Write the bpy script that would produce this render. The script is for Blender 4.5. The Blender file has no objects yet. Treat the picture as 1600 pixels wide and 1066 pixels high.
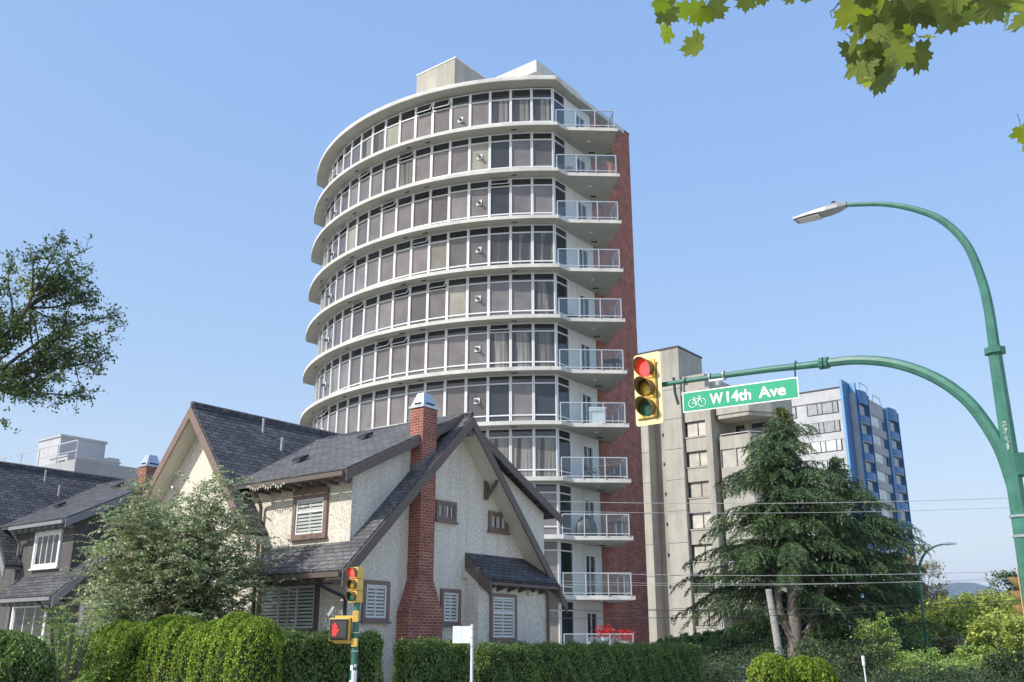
import bpy, bmesh, math, random
import numpy as np
from mathutils import Vector, Matrix
R = math.radians
random.seed(7)
C = bpy.context.scene.collection
scene = bpy.context.scene

# ------------------------------------------------------------------ camera, world, sun
cam_d = bpy.data.cameras.new('camera'); cam = bpy.data.objects.new('camera', cam_d); C.objects.link(cam)
cam.location = (0, 0, 1.7); cam.rotation_euler = (R(90 + 17.5), 0, 0)
cam_d.sensor_width = 36; cam_d.lens = 1500 / 1600 * 36; cam_d.clip_start = .1; cam_d.clip_end = 60000
scene.camera = cam
SUN_AZ, SUN_EL = -120.0, 37.0
world = bpy.data.worlds.new('World'); scene.world = world; world.use_nodes = True
wn = world.node_tree; bg = wn.nodes['Background']
sky = wn.nodes.new('ShaderNodeTexSky'); sky.sky_type = 'NISHITA'; sky.sun_disc = False
sky.sun_elevation = R(SUN_EL); sky.sun_rotation = R(SUN_AZ % 360)
sky.altitude = 0; sky.air_density = 1.0; sky.dust_density = 1.0; sky.ozone_density = 2.2
# a hazier sky than the model's: its brightness spread between zenith and horizon is flattened
hs = wn.nodes.new('ShaderNodeSeparateColor'); hs.mode = 'HSV'; hc = wn.nodes.new('ShaderNodeCombineColor'); hc.mode = 'HSV'
pw_ = wn.nodes.new('ShaderNodeMath'); pw_.operation = 'POWER'; pw_.inputs[1].default_value = .22
mu_ = wn.nodes.new('ShaderNodeMath'); mu_.operation = 'MULTIPLY'; mu_.inputs[1].default_value = 2.17
wn.links.new(sky.outputs[0], hs.inputs[0]); wn.links.new(hs.outputs[0], hc.inputs[0]); sa_ = wn.nodes.new('ShaderNodeMath'); sa_.operation = 'MULTIPLY'; sa_.use_clamp = True; sa_.inputs[1].default_value = 1.68; sp_w = wn.nodes.new('ShaderNodeMath'); sp_w.operation = 'POWER'; sp_w.inputs[1].default_value = 2.3; wn.links.new(hs.outputs[1], sp_w.inputs[0]); wn.links.new(sp_w.outputs[0], sa_.inputs[0]); wn.links.new(sa_.outputs[0], hc.inputs[1])
wn.links.new(hs.outputs[2], pw_.inputs[0]); wn.links.new(pw_.outputs[0], mu_.inputs[0]); wn.links.new(mu_.outputs[0], hc.inputs[2])
wn.links.new(hc.outputs[0], bg.inputs[0]); bg.inputs[1].default_value = 0.15
sd = bpy.data.lights.new('sun', 'SUN'); sun = bpy.data.objects.new('sun', sd); C.objects.link(sun)
sd.energy = 2.0; sd.angle = R(.5); sd.color = (1, .95, .87)
S_DIR = Vector((math.sin(R(SUN_AZ)) * math.cos(R(SUN_EL)), math.cos(R(SUN_AZ)) * math.cos(R(SUN_EL)), math.sin(R(SUN_EL))))
sun.rotation_euler = (-S_DIR).to_track_quat('-Z', 'Y').to_euler(); sun.location = (-30, -20, 40)
vs = scene.view_settings; vs.view_transform = 'Standard'; vs.look = 'None'; vs.exposure = 1.12; vs.gamma = 1; vs.use_curve_mapping = False

# ------------------------------------------------------------------ geometry of the place
F, TH, H = 1500., R(17.5), 1.7
CT, ST = math.cos(TH), math.sin(TH)
def at(x, y, Y):
    """world point standing Y metres ahead in the direction surveyed as x, y on the photograph"""
    u = 533 - y; ry = F * CT - u * ST; t = Y / ry
    return Vector(((x - 800) * t, Y, H + (F * ST + u * CT) * t))
GA = (-.7912, .6115)      # street grid, away to the left
GB = (.6115, .7912)       # street grid, away to the right
GRID = math.atan2(.7912, .6115)
PW = (-1.75, 27.0)
def hp(s, a, z=0): return Vector((PW[0] + s * GB[0] + a * GA[0], PW[1] + s * GB[1] + a * GA[1], z))

# ------------------------------------------------------------------ helpers
def tag(o, label=None, cat=None, group=None, kind=None):
    if label: o['label'] = label
    if cat: o['category'] = cat
    if group: o['group'] = group
    if kind: o['kind'] = kind
    return o
def empty(name, loc, rz=0, label=None, cat=None, group=None):
    o = bpy.data.objects.new(name, None); C.objects.link(o); o.location = loc; o.rotation_euler = (0, 0, rz)
    o.empty_display_size = .2
    return tag(o, label, cat, group)
def children(o): return [c for c in bpy.data.objects if c.parent == o]
def copy_tree(o, parent=None):
    c = o.copy(); C.objects.link(c)
    if parent: c.parent = parent
    for ch in children(o): copy_tree(ch, c)
    return c

class MB:
    def __init__(s): s.v = []; s.f = []; s.m = []
    def face(s, pts, m=0):
        n = len(s.v); s.v += [tuple(p) for p in pts]; s.f.append(tuple(range(n, n + len(pts)))); s.m.append(m)
    def box(s, x0, x1, y0, y1, z0, z1, m=0):
        n = len(s.v)
        s.v += [(x, y, z) for z in (z0, z1) for x, y in ((x0, y0), (x1, y0), (x1, y1), (x0, y1))]
        for q in ((3, 2, 1, 0), (4, 5, 6, 7), (0, 1, 5, 4), (1, 2, 6, 5), (2, 3, 7, 6), (3, 0, 4, 7)):
            s.f.append(tuple(n + i for i in q)); s.m.append(m)
        return s
    def extr(s, poly, vec, m=0):
        n = len(s.v); k = len(poly); vec = Vector(vec)
        a = [Vector(p) for p in poly]; b = [p + vec for p in a]
        s.v += [tuple(p) for p in a + b]
        s.f.append(tuple(n + i for i in reversed(range(k)))); s.m.append(m)
        s.f.append(tuple(n + k + i for i in range(k))); s.m.append(m)
        for i in range(k):
            j = (i + 1) % k; s.f.append((n + i, n + j, n + k + j, n + k + i)); s.m.append(m)
        return s
    def prism(s, poly, z0, z1, m=0, under=None):
        k = len(s.f); s.extr([(x, y, z0) for x, y in poly], (0, 0, z1 - z0), m)
        if under is not None: s.m[k] = under
        return s
    def bar(s, a, b, w, h=None, up=(0, 0, 1), m=0):
        a, b = Vector(a), Vector(b); h = h or w; d = (b - a).normalized(); up = Vector(up)
        if abs(d.dot(up)) > .98: up = Vector((1, 0, 0))
        x = d.cross(up).normalized() * w / 2; y = x.cross(d).normalized() * h / 2
        return s.extr([a - x - y, a + x - y, a + x + y, a - x + y], b - a, m)
    def tube(s, pts, r, n=8, m=0, cap=True, flat=None):
        pts = [Vector(p) for p in pts]; k = len(pts)
        if not hasattr(r, '__len__'): r = [r] * k
        base = len(s.v); ref = None
        for i, p in enumerate(pts):
            d = (pts[min(i + 1, k - 1)] - pts[max(i - 1, 0)]).normalized()
            if ref is None: ref = d.orthogonal().normalized()
            x = (ref - d * ref.dot(d)).normalized(); ref = x; y = d.cross(x)
            for j in range(n):
                an = 2 * math.pi * j / n
                s.v.append(tuple(p + (x * math.cos(an) + y * math.sin(an)) * r[i]))
        for i in range(k - 1):
            for j in range(n):
                j2 = (j + 1) % n
                s.f.append((base + i * n + j, base + i * n + j2, base + (i + 1) * n + j2, base + (i + 1) * n + j)); s.m.append(m)
        if cap:
            s.f.append(tuple(base + j for j in reversed(range(n)))); s.m.append(m)
            s.f.append(tuple(base + (k - 1) * n + j for j in range(n))); s.m.append(m)
        return s
    def build(s, name, mats, parent=None, smooth=False, bevel=0, loc=None, recalc=True):
        if not isinstance(mats, (list, tuple)): mats = [mats]
        me = bpy.data.meshes.new(name); me.from_pydata([tuple(map(float, q)) for q in s.v], [], [tuple(map(int, q)) for q in s.f])
        for m in mats: me.materials.append(m)
        me.polygons.foreach_set('material_index', s.m)
        if recalc:
            bm = bmesh.new(); bm.from_mesh(me); bmesh.ops.recalc_face_normals(bm, faces=bm.faces); bm.to_mesh(me); bm.free()
        uv = me.uv_layers.new(name='UVMap').data
        for p in me.polygons:
            n = p.normal
            if abs(n.z) > .97: ua, va = Vector((1, 0, 0)), Vector((0, 1, 0))
            else:
                ua = Vector((0, 0, 1)).cross(n).normalized(); va = n.cross(ua)
            for li in p.loop_indices:
                co = me.vertices[me.loops[li].vertex_index].co
                uv[li].uv = (ua.dot(co), va.dot(co))
        if smooth:
            me.shade_smooth()
        o = bpy.data.objects.new(name, me); C.objects.link(o)
        if parent: o.parent = parent
        if loc is not None: o.location = loc
        if smooth:
            try: me.set_sharp_from_angle(angle=R(40))
            except Exception: pass
        if bevel:
            b = o.modifiers.new('bevel', 'BEVEL'); b.width = bevel; b.segments = 2; b.limit_method = 'ANGLE'
        return o

# ------------------------------------------------------------------ materials
class NT:
    def __init__(s, name):
        s.m = bpy.data.materials.new(name); s.m.use_nodes = True; s.t = s.m.node_tree
        s.p = s.t.nodes['Principled BSDF']; s.out = s.t.nodes['Material Output']
    def n(s, typ, **kw):
        n = s.t.nodes.new(typ)
        for k, v in kw.items():
            if k.startswith('i_'):
                key = k[2:]; key = int(key) if key.isdigit() else key.replace('_', ' ')
                n.inputs[key].default_value = v
            else: setattr(n, k, v)
        return n
    def l(s, a, b): s.t.links.new(a, b)
    def ramp(s, src, stops):
        r = s.n('ShaderNodeValToRGB'); e = r.color_ramp.elements
        while len(e) < len(stops): e.new(.5)
        for i, (p, c) in enumerate(stops):
            e[i].position = p; e[i].color = (c[0], c[1], c[2], 1) if hasattr(c, '__len__') else (c, c, c, 1)
        s.l(src, r.inputs[0]); return r.outputs[0]
    def noise(s, scale, detail=3, rough=.55, vec=None, dist=0):
        t = s.n('ShaderNodeTexNoise'); t.inputs['Scale'].default_value = scale; t.inputs['Detail'].default_value = detail
        t.inputs['Roughness'].default_value = rough; t.inputs['Distortion'].default_value = dist
        if vec is not None: s.l(vec, t.inputs['Vector'])
        return t.outputs['Fac']
    def obj(s): return s.n('ShaderNodeTexCoord').outputs['Object']
    def uv(s): return s.n('ShaderNodeTexCoord').outputs['UV']
    def mix(s, a, b, fac, mode='MIX'):
        m = s.n('ShaderNodeMix', data_type='RGBA', blend_type=mode)
        for i, x in ((6, a), (7, b)):
            if hasattr(x, 'is_output'): s.l(x, m.inputs[i])
            else: m.inputs[i].default_value = (x[0], x[1], x[2], 1)
        if hasattr(fac, 'is_output'): s.l(fac, m.inputs[0])
        else: m.inputs[0].default_value = fac
        return m.outputs[2]
    def bump(s, h, strength=.3, dist=.02):
        b = s.n('ShaderNodeBump'); b.inputs['Strength'].default_value = strength; b.inputs['Distance'].default_value = dist
        s.l(h, b.inputs['Height']); s.l(b.outputs[0], s.p.inputs['Normal'])
def col(c): return (c[0], c[1], c[2], 1)
def plain(name, c, rough=.6, metal=0, var=.12, scale=3, spec=.5, bump=0, bscale=30):
    t = NT(name); o = t.obj(); n = t.noise(scale, 5, .65, o)
    lo = tuple(x * (1 - var) for x in c); hi = tuple(min(1, x * (1 + var)) for x in c)
    t.l(t.ramp(n, [(.3, lo), (.7, hi)]), t.p.inputs['Base Color'])
    t.p.inputs['Roughness'].default_value = rough; t.p.inputs['Metallic'].default_value = metal
    t.p.inputs['Specular IOR Level'].default_value = spec
    if bump: t.bump(t.noise(bscale, 4, .6, o), bump, .01)
    return t.m
def stucco(name, c, spot, streak=.12):
    t = NT(name); o = t.obj()
    v2 = t.n('ShaderNodeTexVoronoi', feature='F1'); v2.inputs['Scale'].default_value = 30; t.l(o, v2.inputs['Vector'])
    sp2 = t.ramp(t.noise(24, 2, .6, o), [(.34, 0), (.44, 1)])
    sp3 = t.ramp(t.noise(13, 4, .75, o), [(.40, .82), (.6, 1.06)])
    big = t.ramp(t.noise(.6, 5, .65, o), [(.3, tuple(x * (1 - streak) for x in c)), (.7, c)])
    m = t.n('ShaderNodeMapping'); m.inputs['Scale'].default_value = (3.5, 3.5, .25); t.l(o, m.inputs[0])
    run = t.ramp(t.noise(1, 4, .6, m.outputs[0]), [(.34, .86), (.55, 1)])
    b = t.mix(t.mix(tuple(x * .45 + y * .3 for x, y in zip(c, spot)), big, sp2), sp3, 1, 'MULTIPLY'); b = t.mix(b, run, 1, 'MULTIPLY')
    t.l(b, t.p.inputs['Base Color']); t.p.inputs['Roughness'].default_value = .95; t.p.inputs['Specular IOR Level'].default_value = .2
    t.bump(v2.outputs['Distance'], .6, .02); return t.m
def brick(name, c1, c2, mortar, w=.24, h=.083, ms=.012, bumpd=.01, soot=True):
    t = NT(name); u = t.uv()
    b = t.n('ShaderNodeTexBrick'); t.l(u, b.inputs['Vector'])
    b.inputs['Scale'].default_value = 1; b.inputs['Brick Width'].default_value = w; b.inputs['Row Height'].default_value = h
    b.inputs['Mortar Size'].default_value = ms; b.inputs['Mortar Smooth'].default_value = .2; b.inputs['Bias'].default_value = 0
    b.inputs['Color1'].default_value = col(c1); b.inputs['Color2'].default_value = col(c2); b.inputs['Mortar'].default_value = col(mortar)
    n = t.noise(2.2, 5, .65, t.obj())
    r = t.ramp(n, [(.3, .62), (.7, 1.12)])
    t.l(t.mix(b.outputs['Color'], r, 1, 'MULTIPLY'), t.p.inputs['Base Color'])
    t.p.inputs['Roughness'].default_value = .9; t.p.inputs['Specular IOR Level'].default_value = .2
    iv = t.n('ShaderNodeMath', operation='SUBTRACT'); iv.inputs[0].default_value = 1; t.l(b.outputs['Fac'], iv.inputs[1])
    t.bump(iv.outputs[0], .7, bumpd); return t.m
def shingle(name, c1, c2, dark, w=.3, h=.15):
    t = NT(name); u = t.uv()
    b = t.n('ShaderNodeTexBrick'); t.l(u, b.inputs['Vector'])
    b.inputs['Scale'].default_value = 1; b.inputs['Brick Width'].default_value = w; b.inputs['Row Height'].default_value = h
    b.inputs['Mortar Size'].default_value = .016; b.inputs['Mortar Smooth'].default_value = .5
    b.inputs['Color1'].default_value = col(c1); b.inputs['Color2'].default_value = col(c2); b.inputs['Mortar'].default_value = col(dark)
    n = t.noise(9, 5, .7, u); r = t.ramp(n, [(.3, .6), (.7, 1.25)])
    n2 = t.noise(.8, 4, .6, u); r2 = t.ramp(n2, [(.3, .8), (.7, 1.15)])
    c = t.mix(b.outputs['Color'], r, 1, 'MULTIPLY'); c = t.mix(c, r2, 1, 'MULTIPLY')
    t.l(c, t.p.inputs['Base Color']); t.p.inputs['Roughness'].default_value = .85; t.p.inputs['Specular IOR Level'].default_value = .35
    # each course rises towards its lower edge
    sx = t.n('ShaderNodeSeparateXYZ'); t.l(u, sx.inputs[0])
    d = t.n('ShaderNodeMath', operation='DIVIDE'); t.l(sx.outputs[1], d.inputs[0]); d.inputs[1].default_value = h
    fr = t.n('ShaderNodeMath', operation='FRACT'); t.l(d.outputs[0], fr.inputs[0])
    iv = t.n('ShaderNodeMath', operation='SUBTRACT'); iv.inputs[0].default_value = 1; t.l(fr.outputs[0], iv.inputs[1])
    ad = t.n('ShaderNodeMath', operation='ADD'); t.l(iv.outputs[0], ad.inputs[0]); mu = t.n('ShaderNodeMath', operation='MULTIPLY'); t.l(n, mu.inputs[0]); mu.inputs[1].default_value = .6; t.l(mu.outputs[0], ad.inputs[1])
    t.bump(ad.outputs[0], .9, .025); return t.m
def pane(name, c, rough=.04, ior=1.75, stripes=0, wob=.03, split=None):
    """window seen from outside: what hangs or lies behind it, under a reflecting sheet"""
    t = NT(name); o = t.obj(); u = t.uv()
    oi = t.n('ShaderNodeObjectInfo').outputs['Random']
    base = t.ramp(t.noise(1.3, 3, .5, o), [(.3, tuple(x * .8 for x in c)), (.7, tuple(x * 1.15 for x in c))])
    rr = t.ramp(oi, [(0, .6), (.5, 1.0), (1, 1.3)]); base = t.mix(base, rr, 1, 'MULTIPLY')
    if stripes:
        mp = t.n('ShaderNodeMapping'); mp.inputs['Scale'].default_value = (9, .25, 1); t.l(u, mp.inputs[0])
        base = t.mix(base, t.ramp(t.noise(stripes, 3, .6, mp.outputs[0]), [(.36, .55), (.62, 1.35)]), 1, 'MULTIPLY')
        mp2 = t.n('ShaderNodeMapping'); mp2.inputs['Scale'].default_value = (1.1, .08, 1); t.l(u, mp2.inputs[0])
        base = t.mix((.06, .058, .06), base, t.ramp(t.noise(1.3, 1, .5, mp2.outputs[0]), [(.44, 0), (.47, 1)]))
    t.l(base, t.p.inputs['Base Color'])
    t.p.inputs['Roughness'].default_value = rough; t.p.inputs['IOR'].default_value = ior
    if wob:
        b = t.n('ShaderNodeBump'); b.inputs['Strength'].default_value = wob * 6; b.inputs['Distance'].default_value = .05
        t.l(t.noise(.9, 1, .4, o), b.inputs['Height']); t.l(b.outputs[0], t.p.inputs['Normal'])
    return t.m
def clear(name, tint, refl=.1, diff=None, dfac=0):
    t = NT(name); t.t.nodes.remove(t.p)
    tr = t.n('ShaderNodeBsdfTransparent'); tr.inputs[0].default_value = col(tint)
    gl = t.n('ShaderNodeBsdfGlossy'); gl.inputs['Roughness'].default_value = .02
    lw = t.n('ShaderNodeLayerWeight'); lw.inputs[0].default_value = .5
    cu = t.n('ShaderNodeMath', operation='POWER'); t.l(lw.outputs['Facing'], cu.inputs[0]); cu.inputs[1].default_value = 4
    ad = t.n('ShaderNodeMath', operation='MULTIPLY_ADD'); t.l(cu.outputs[0], ad.inputs[0]); ad.inputs[1].default_value = .7; ad.inputs[2].default_value = refl
    mx = t.n('ShaderNodeMixShader'); t.l(ad.outputs[0], mx.inputs[0])
    src = tr.outputs[0]
    if diff:
        d = t.n('ShaderNodeBsdfDiffuse'); d.inputs[0].default_value = col(diff)
        m2 = t.n('ShaderNodeMixShader'); m2.inputs[0].default_value = dfac; t.l(tr.outputs[0], m2.inputs[1]); t.l(d.outputs[0], m2.inputs[2]); src = m2.outputs[0]
    t.l(src, mx.inputs[1]); t.l(gl.outputs[0], mx.inputs[2]); t.l(mx.outputs[0], t.out.inputs[0]); return t.m
def leafm(name, stops, trans=.35, rough=.55, spec=.4, nscale=.6):
    """leaves: each leaf takes its own shade, clumps differ a little"""
    t = NT(name); g = t.n('ShaderNodeNewGeometry'); r = t.ramp(g.outputs['Random Per Island'], stops)
    n = t.ramp(t.noise(nscale, 3, .6, t.obj()), [(.3, .72), (.7, 1.25)])
    c = t.mix(r, n, 1, 'MULTIPLY'); t.l(c, t.p.inputs['Base Color']); t.p.inputs['Roughness'].default_value = rough
    t.p.inputs['Specular IOR Level'].default_value = spec
    tl = t.n('ShaderNodeBsdfTranslucent'); t.l(t.mix(c, (1.0, 1.0, .45), .25, 'MULTIPLY'), tl.inputs[0])
    mx = t.n('ShaderNodeMixShader'); mx.inputs[0].default_value = trans
    t.l(t.p.outputs[0], mx.inputs[1]); t.l(tl.outputs[0], mx.inputs[2]); t.l(mx.outputs[0], t.out.inputs[0]); return t.m
def emit(name, c, e, base=None):
    t = NT(name); t.p.inputs['Base Color'].default_value = col(base or c); t.p.inputs['Emission Color'].default_value = col(c)
    t.p.inputs['Emission Strength'].default_value = e; t.p.inputs['Roughness'].default_value = .25; return t.m
def concrete(name, c, streak=.25):  # vertical runs of rain dirt
    t = NT(name); o = t.obj(); m = t.n('ShaderNodeMapping'); m.inputs['Scale'].default_value = (1.2, 1.2, .12); t.l(o, m.inputs[0])
    a = t.ramp(t.noise(1.6, 6, .65, m.outputs[0]), [(.32, tuple(x * (1 - streak) for x in c)), (.62, c)])
    b = t.ramp(t.noise(.5, 5, .6, o), [(.3, .85), (.7, 1.05)])
    t.l(t.mix(a, b, 1, 'MULTIPLY'), t.p.inputs['Base Color']); t.p.inputs['Roughness'].default_value = .9; t.p.inputs['Specular IOR Level'].default_value = .2
    t.bump(t.noise(14, 5, .7, o), .15, .02); return t.m

M = {}
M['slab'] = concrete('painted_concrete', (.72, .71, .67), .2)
M['under'] = concrete('shade_toned_soffit', (.46, .445, .385), .1)  # slab undersides coloured darker to carry the shade below the overhang
M['white'] = plain('white_paint', (.72, .73, .73), .45, var=.05)
M['frame'] = plain('white_window_frame', (.74, .76, .78), .4, var=.04)
M['panel'] = plain('white_panel', (.70, .71, .70), .6, var=.04, scale=1)
M['tglass'] = pane('grey_glazing', (.165, .15, .148), ior=1.65)
M['tblind'] = pane('glazing_over_blind', (.27, .26, .22), ior=1.6)
M['tcurtain'] = pane('glazing_over_curtain', (.20, .19, .175), stripes=1, ior=1.6)
M['tdark'] = pane('dark_glazing', (.035, .04, .045), ior=1.6)
M['tbrown_refl'] = pane('glazing_brown_reflection', (.20, .13, .085), ior=1.6)  # brown base stands in for houses and trees mirrored in the panes
M['ttrans'] = pane('transom_glazing', (.03, .033, .035))  # base darkened as if mirroring the soffit above
M['railglass'] = clear('rail_glass', (.84, .91, .93), .05, (.45, .58, .66), .05)
M['metal'] = plain('light_metal', (.62, .64, .66), .35, .6, var=.08)
M['galv'] = plain('galvanised_metal', (.55, .58, .62), .38, .75, var=.15, scale=8)
M['lead'] = plain('dull_lead', (.16, .17, .17), .7, var=.3, scale=6)
M['ventm'] = plain('dull_vent_metal', (.40, .41, .42), .5, .3)
M['darkmetal'] = plain('dark_metal', (.04, .04, .045), .5, .3)
M['tbrick'] = brick('dark_red_brick', (.46, .14, .095), (.29, .085, .062), (.50, .33, .28), .26, .105, .014)
M['hbrick'] = brick('chimney_brick', (.42, .13, .085), (.27, .08, .06), (.42, .31, .26), .21, .075, .011)
M['stucco'] = stucco('cream_pebble_stucco', (.87, .81, .70), (.22, .19, .14))
M['soffit'] = plain('cream_boarding', (.60, .56, .47), .7, var=.06)
M['trim'] = plain('brown_trim', (.21, .145, .12), .55, var=.15, scale=6)
M['trimdark'] = plain('dark_brown_trim', (.13, .10, .085), .55, var=.15, scale=6)
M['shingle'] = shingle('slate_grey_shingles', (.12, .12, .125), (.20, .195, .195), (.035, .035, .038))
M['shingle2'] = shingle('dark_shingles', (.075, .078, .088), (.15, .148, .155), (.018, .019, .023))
M['nstucco'] = stucco('grey_stucco', (.15, .143, .14), (.07, .07, .07))
M['ntrim'] = plain('grey_trim', (.22, .23, .24), .5)
M['shutter'] = plain('white_shutter', (.78, .78, .75), .5, var=.03)
M['hglass'] = clear('house_glass', (.86, .88, .88), .06)
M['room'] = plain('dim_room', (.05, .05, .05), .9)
M['conc'] = concrete('weathered_concrete', (.50, .48, .42), .22)
M['conc2'] = concrete('darker_concrete_panel', (.47, .45, .40), .3)  # slightly darker, more streaked version of the concrete
M['cglass'] = pane('concrete_block_window', (.56, .53, .47), ior=1.5)
M['cdark'] = pane('concrete_block_dark_window', (.05, .05, .055), ior=1.6)
M['bwhite'] = concrete('pale_panel', (.54, .55, .57), .08)
M['bgrey'] = concrete('grey_panel', (.42, .43, .45), .12)
M['bblue'] = plain('blue_paint', (.03, .14, .34), .4, var=.1, scale=1)
M['bblue2'] = plain('sunlit_face_blue', (.16, .36, .62), .35, var=.1, scale=1)  # paler blue puts sunlight into the colour of the fins' left faces
M['bwin'] = pane('blue_tower_window', (.55, .57, .58), ior=1.6)
M['bwin2'] = pane('blue_tower_dark_window', (.06, .08, .10), ior=1.8)
M['green'] = plain('green_pole_paint', (.05, .175, .13), .45, var=.28, scale=5, bump=.08, bscale=18)
M['yellow'] = plain('signal_yellow', (.78, .50, .10), .45, var=.15, scale=8)
M['yellowpale'] = plain('faded_signal_yellow', (.82, .66, .36), .5, var=.12, scale=4)
M['visor'] = plain('visor_olive', (.22, .15, .05), .6, var=.2, scale=9)
M['black'] = plain('black_plastic', (.02, .02, .02), .5)
M['signgreen'] = plain('sign_green', (.0, .33, .17), .4, var=.04)
M['signwhite'] = plain('sign_white', (.85, .86, .85), .4, var=.02)
M['bark'] = plain('bark', (.20, .175, .155), .9, var=.3, scale=8, bump=.5, bscale=20)
M['barkd'] = plain('dark_bark', (.07, .055, .05), .9, var=.3, scale=8, bump=.5)
M['wood'] = plain('weathered_wood', (.36, .34, .32), .9, var=.2, scale=6)
M['wire'] = plain('cable_sheath', (.40, .40, .40), .4)
M['wired'] = plain('black_cable', (.03, .03, .03), .5)
M['red'] = emit('red_lens_lit', (1, .05, .05), 1.6, (.6, .02, .02))
M['redled'] = emit('red_led_lit', (.9, .07, .05), .45, (.6, .02, .02))
M['amber'] = plain('amber_lens', (.45, .30, .03), .15, var=.2, scale=20, spec=.9)
M['greenlens'] = plain('green_lens', (.02, .17, .11), .15, var=.2, scale=20, spec=.9)

# ------------------------------------------------------------------ ground
def sheet(name, x0, x1, y0, y1, z, m, rz=0, n=1):
    mb = MB(); mb.face([(x0, y0, 0), (x1, y0, 0), (x1, y1, 0), (x0, y1, 0)])
    o = mb.build(name, m, recalc=False, loc=(0, 0, z)); o.rotation_euler = (0, 0, rz); return tag(o, kind='structure')
M['grass'] = plain('bounce_pale_ground', (.32, .32, .26), .95, var=.4, scale=.4, bump=.5, bscale=6)  # ground tone raised to bounce light up at walls and soffits
M['asphalt'] = plain('bounce_pale_road', (.36, .355, .34), .9, var=.25, scale=.7, bump=.3, bscale=60)  # unseen road set paler than asphalt to throw light onto shaded walls
M['pave'] = plain('pavement_concrete', (.36, .35, .33), .9, var=.15, scale=1)
M['yard'] = plain('bounce_pale_yard', (.50, .48, .44), .95, var=.15, scale=.5)  # unseen lot made pale so it bounces light under the tower slabs
M['line'] = plain('road_line_paint', (.7, .7, .66), .7)
sheet('ground', -5990, 6990, -59, 11190, -.14, M['grass'])
road = sheet('road', -300, 14.5, -9, 7.5, -.1, M['asphalt'], GRID)      # street running off to the right
mbp = MB(); mbp.box(-300, 14.0, 7.5, 9.6, -.1, .03)
# second street, to the left-right of the corner
road2 = sheet('road', -16, -9.5, -60, 200, -.096, M['asphalt'], GRID)
lot = MB(); lot.box(-4.9, 60, -4.6, 120, -.14, .02); lo = lot.build('ground', M['yard'], loc=(PW[0], PW[1], 0)); lo.rotation_euler = (0, 0, GRID); tag(lo, kind='structure')
pv = MB(); pv.box(-13, 60, -7.0, -4.62, -.14, .024); pv.box(-13, -9.2, -4.6, 120, -.14, .024)
pvo = pv.build('pavement', M['pave'], loc=(PW[0], PW[1], 0)); pvo.rotation_euler = (0, 0, GRID); tag(pvo, kind='structure')

# mountain: a ridge line far beyond the city
def mountain():
    mb = MB(); rng = random.Random(3); D0 = 9000; nx, ny = 160, 14
    prof = [(1180, 956), (1300, 950), (1400, 938), (1440, 930), (1462, 921), (1478, 913), (1492, 910), (1506, 914), (1525, 925), (1550, 936), (1600, 943), (1700, 930), (1850, 945), (2000, 955)]
    def hgt(px):
        for (a, ya), (b, yb) in zip(prof, prof[1:]):
            if a <= px <= b: return at(px, ya + (yb - ya) * (px - a) / (b - a), D0).z
        return at(px, 958, D0).z
    for j in range(ny):
        w = max(0., math.sin(math.pi * j / (ny - 1))); Y = D0 - 1800 + 3600 * j / (ny - 1)
        for i in range(nx):
            px = 1180 + 820 * i / (nx - 1); X = at(px, 950, D0).x
            mb.v.append((X, Y, -20 + (hgt(px) + 20) * w ** .8 + rng.uniform(-8, 8) * w))
    for j in range(ny - 1):
        for i in range(nx - 1):
            k = j * nx + i; mb.f.append((k, k + 1, k + nx + 1, k + nx)); mb.m.append(0)
    o = mb.build('hills', plain('forested_slope', (.045, .06, .045), 1, var=.3, scale=.002), smooth=True); tag(o, kind='structure')
mountain()

# ------------------------------------------------------------------ round tower
CX, CY = 1.75, 59.95
RG, RS = 14.1, 14.9
tw = empty('apartment_tower', (CX, CY, 0), 0, 'tall curved apartment tower with grey window bands, white slabs and a dark brick end wall', 'apartment tower')
ZK = [28.12 - 2.70 * k for k in range(11)]
def arc(r, d): return (r * math.sin(R(d)), -r * math.cos(R(d)))
P0 = Vector((*arc(RG, 1.8), 0))
Bv, Nv = Vector((GB[0], GB[1], 0)), Vector((.7912, -.6115, 0))
def bw(t, o, z): return P0 + Bv * t + Nv * o + Vector((0, 0, z))
def bbox(mb, t0, t1, o0, o1, z0, z1, m=0):
    mb.extr([bw(t0, o0, z0), bw(t1, o0, z0), bw(t1, o1, z0), bw(t0, o1, z0)], (0, 0, z1 - z0), m)
def L(x, y): return (x - CX, y - CY)
arcpts = [arc(RS, d) for d in np.linspace(-81, 2.5, 60)]
back = [(bw(7.7, -.3, 0).x, bw(7.7, -.3, 0).y), L(-4.5, 61.3), L(-8.5, 63.2)]
def slab_poly(balc=True):
    p = list(arcpts)
    if balc: p += [L(2.9, 45.6), L(5.7, 45.72), L(5.13, 49.8)]; p += [(bw(4.6, -.1, 0).x, bw(4.6, -.1, 0).y)]
    else: p += [(q.x, q.y) for q in (bw(.9, .52, 0), bw(6.7, .52, 0), bw(6.9, -.1, 0))]
    return p + back
for k, z in enumerate(ZK):
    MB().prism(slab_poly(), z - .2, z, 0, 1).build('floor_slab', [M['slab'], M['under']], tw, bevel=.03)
MB().prism(slab_poly(False), 30.68, 30.95, 0, 1).build('roof_slab', [M['slab'], M['under']], tw, bevel=.05)
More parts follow.
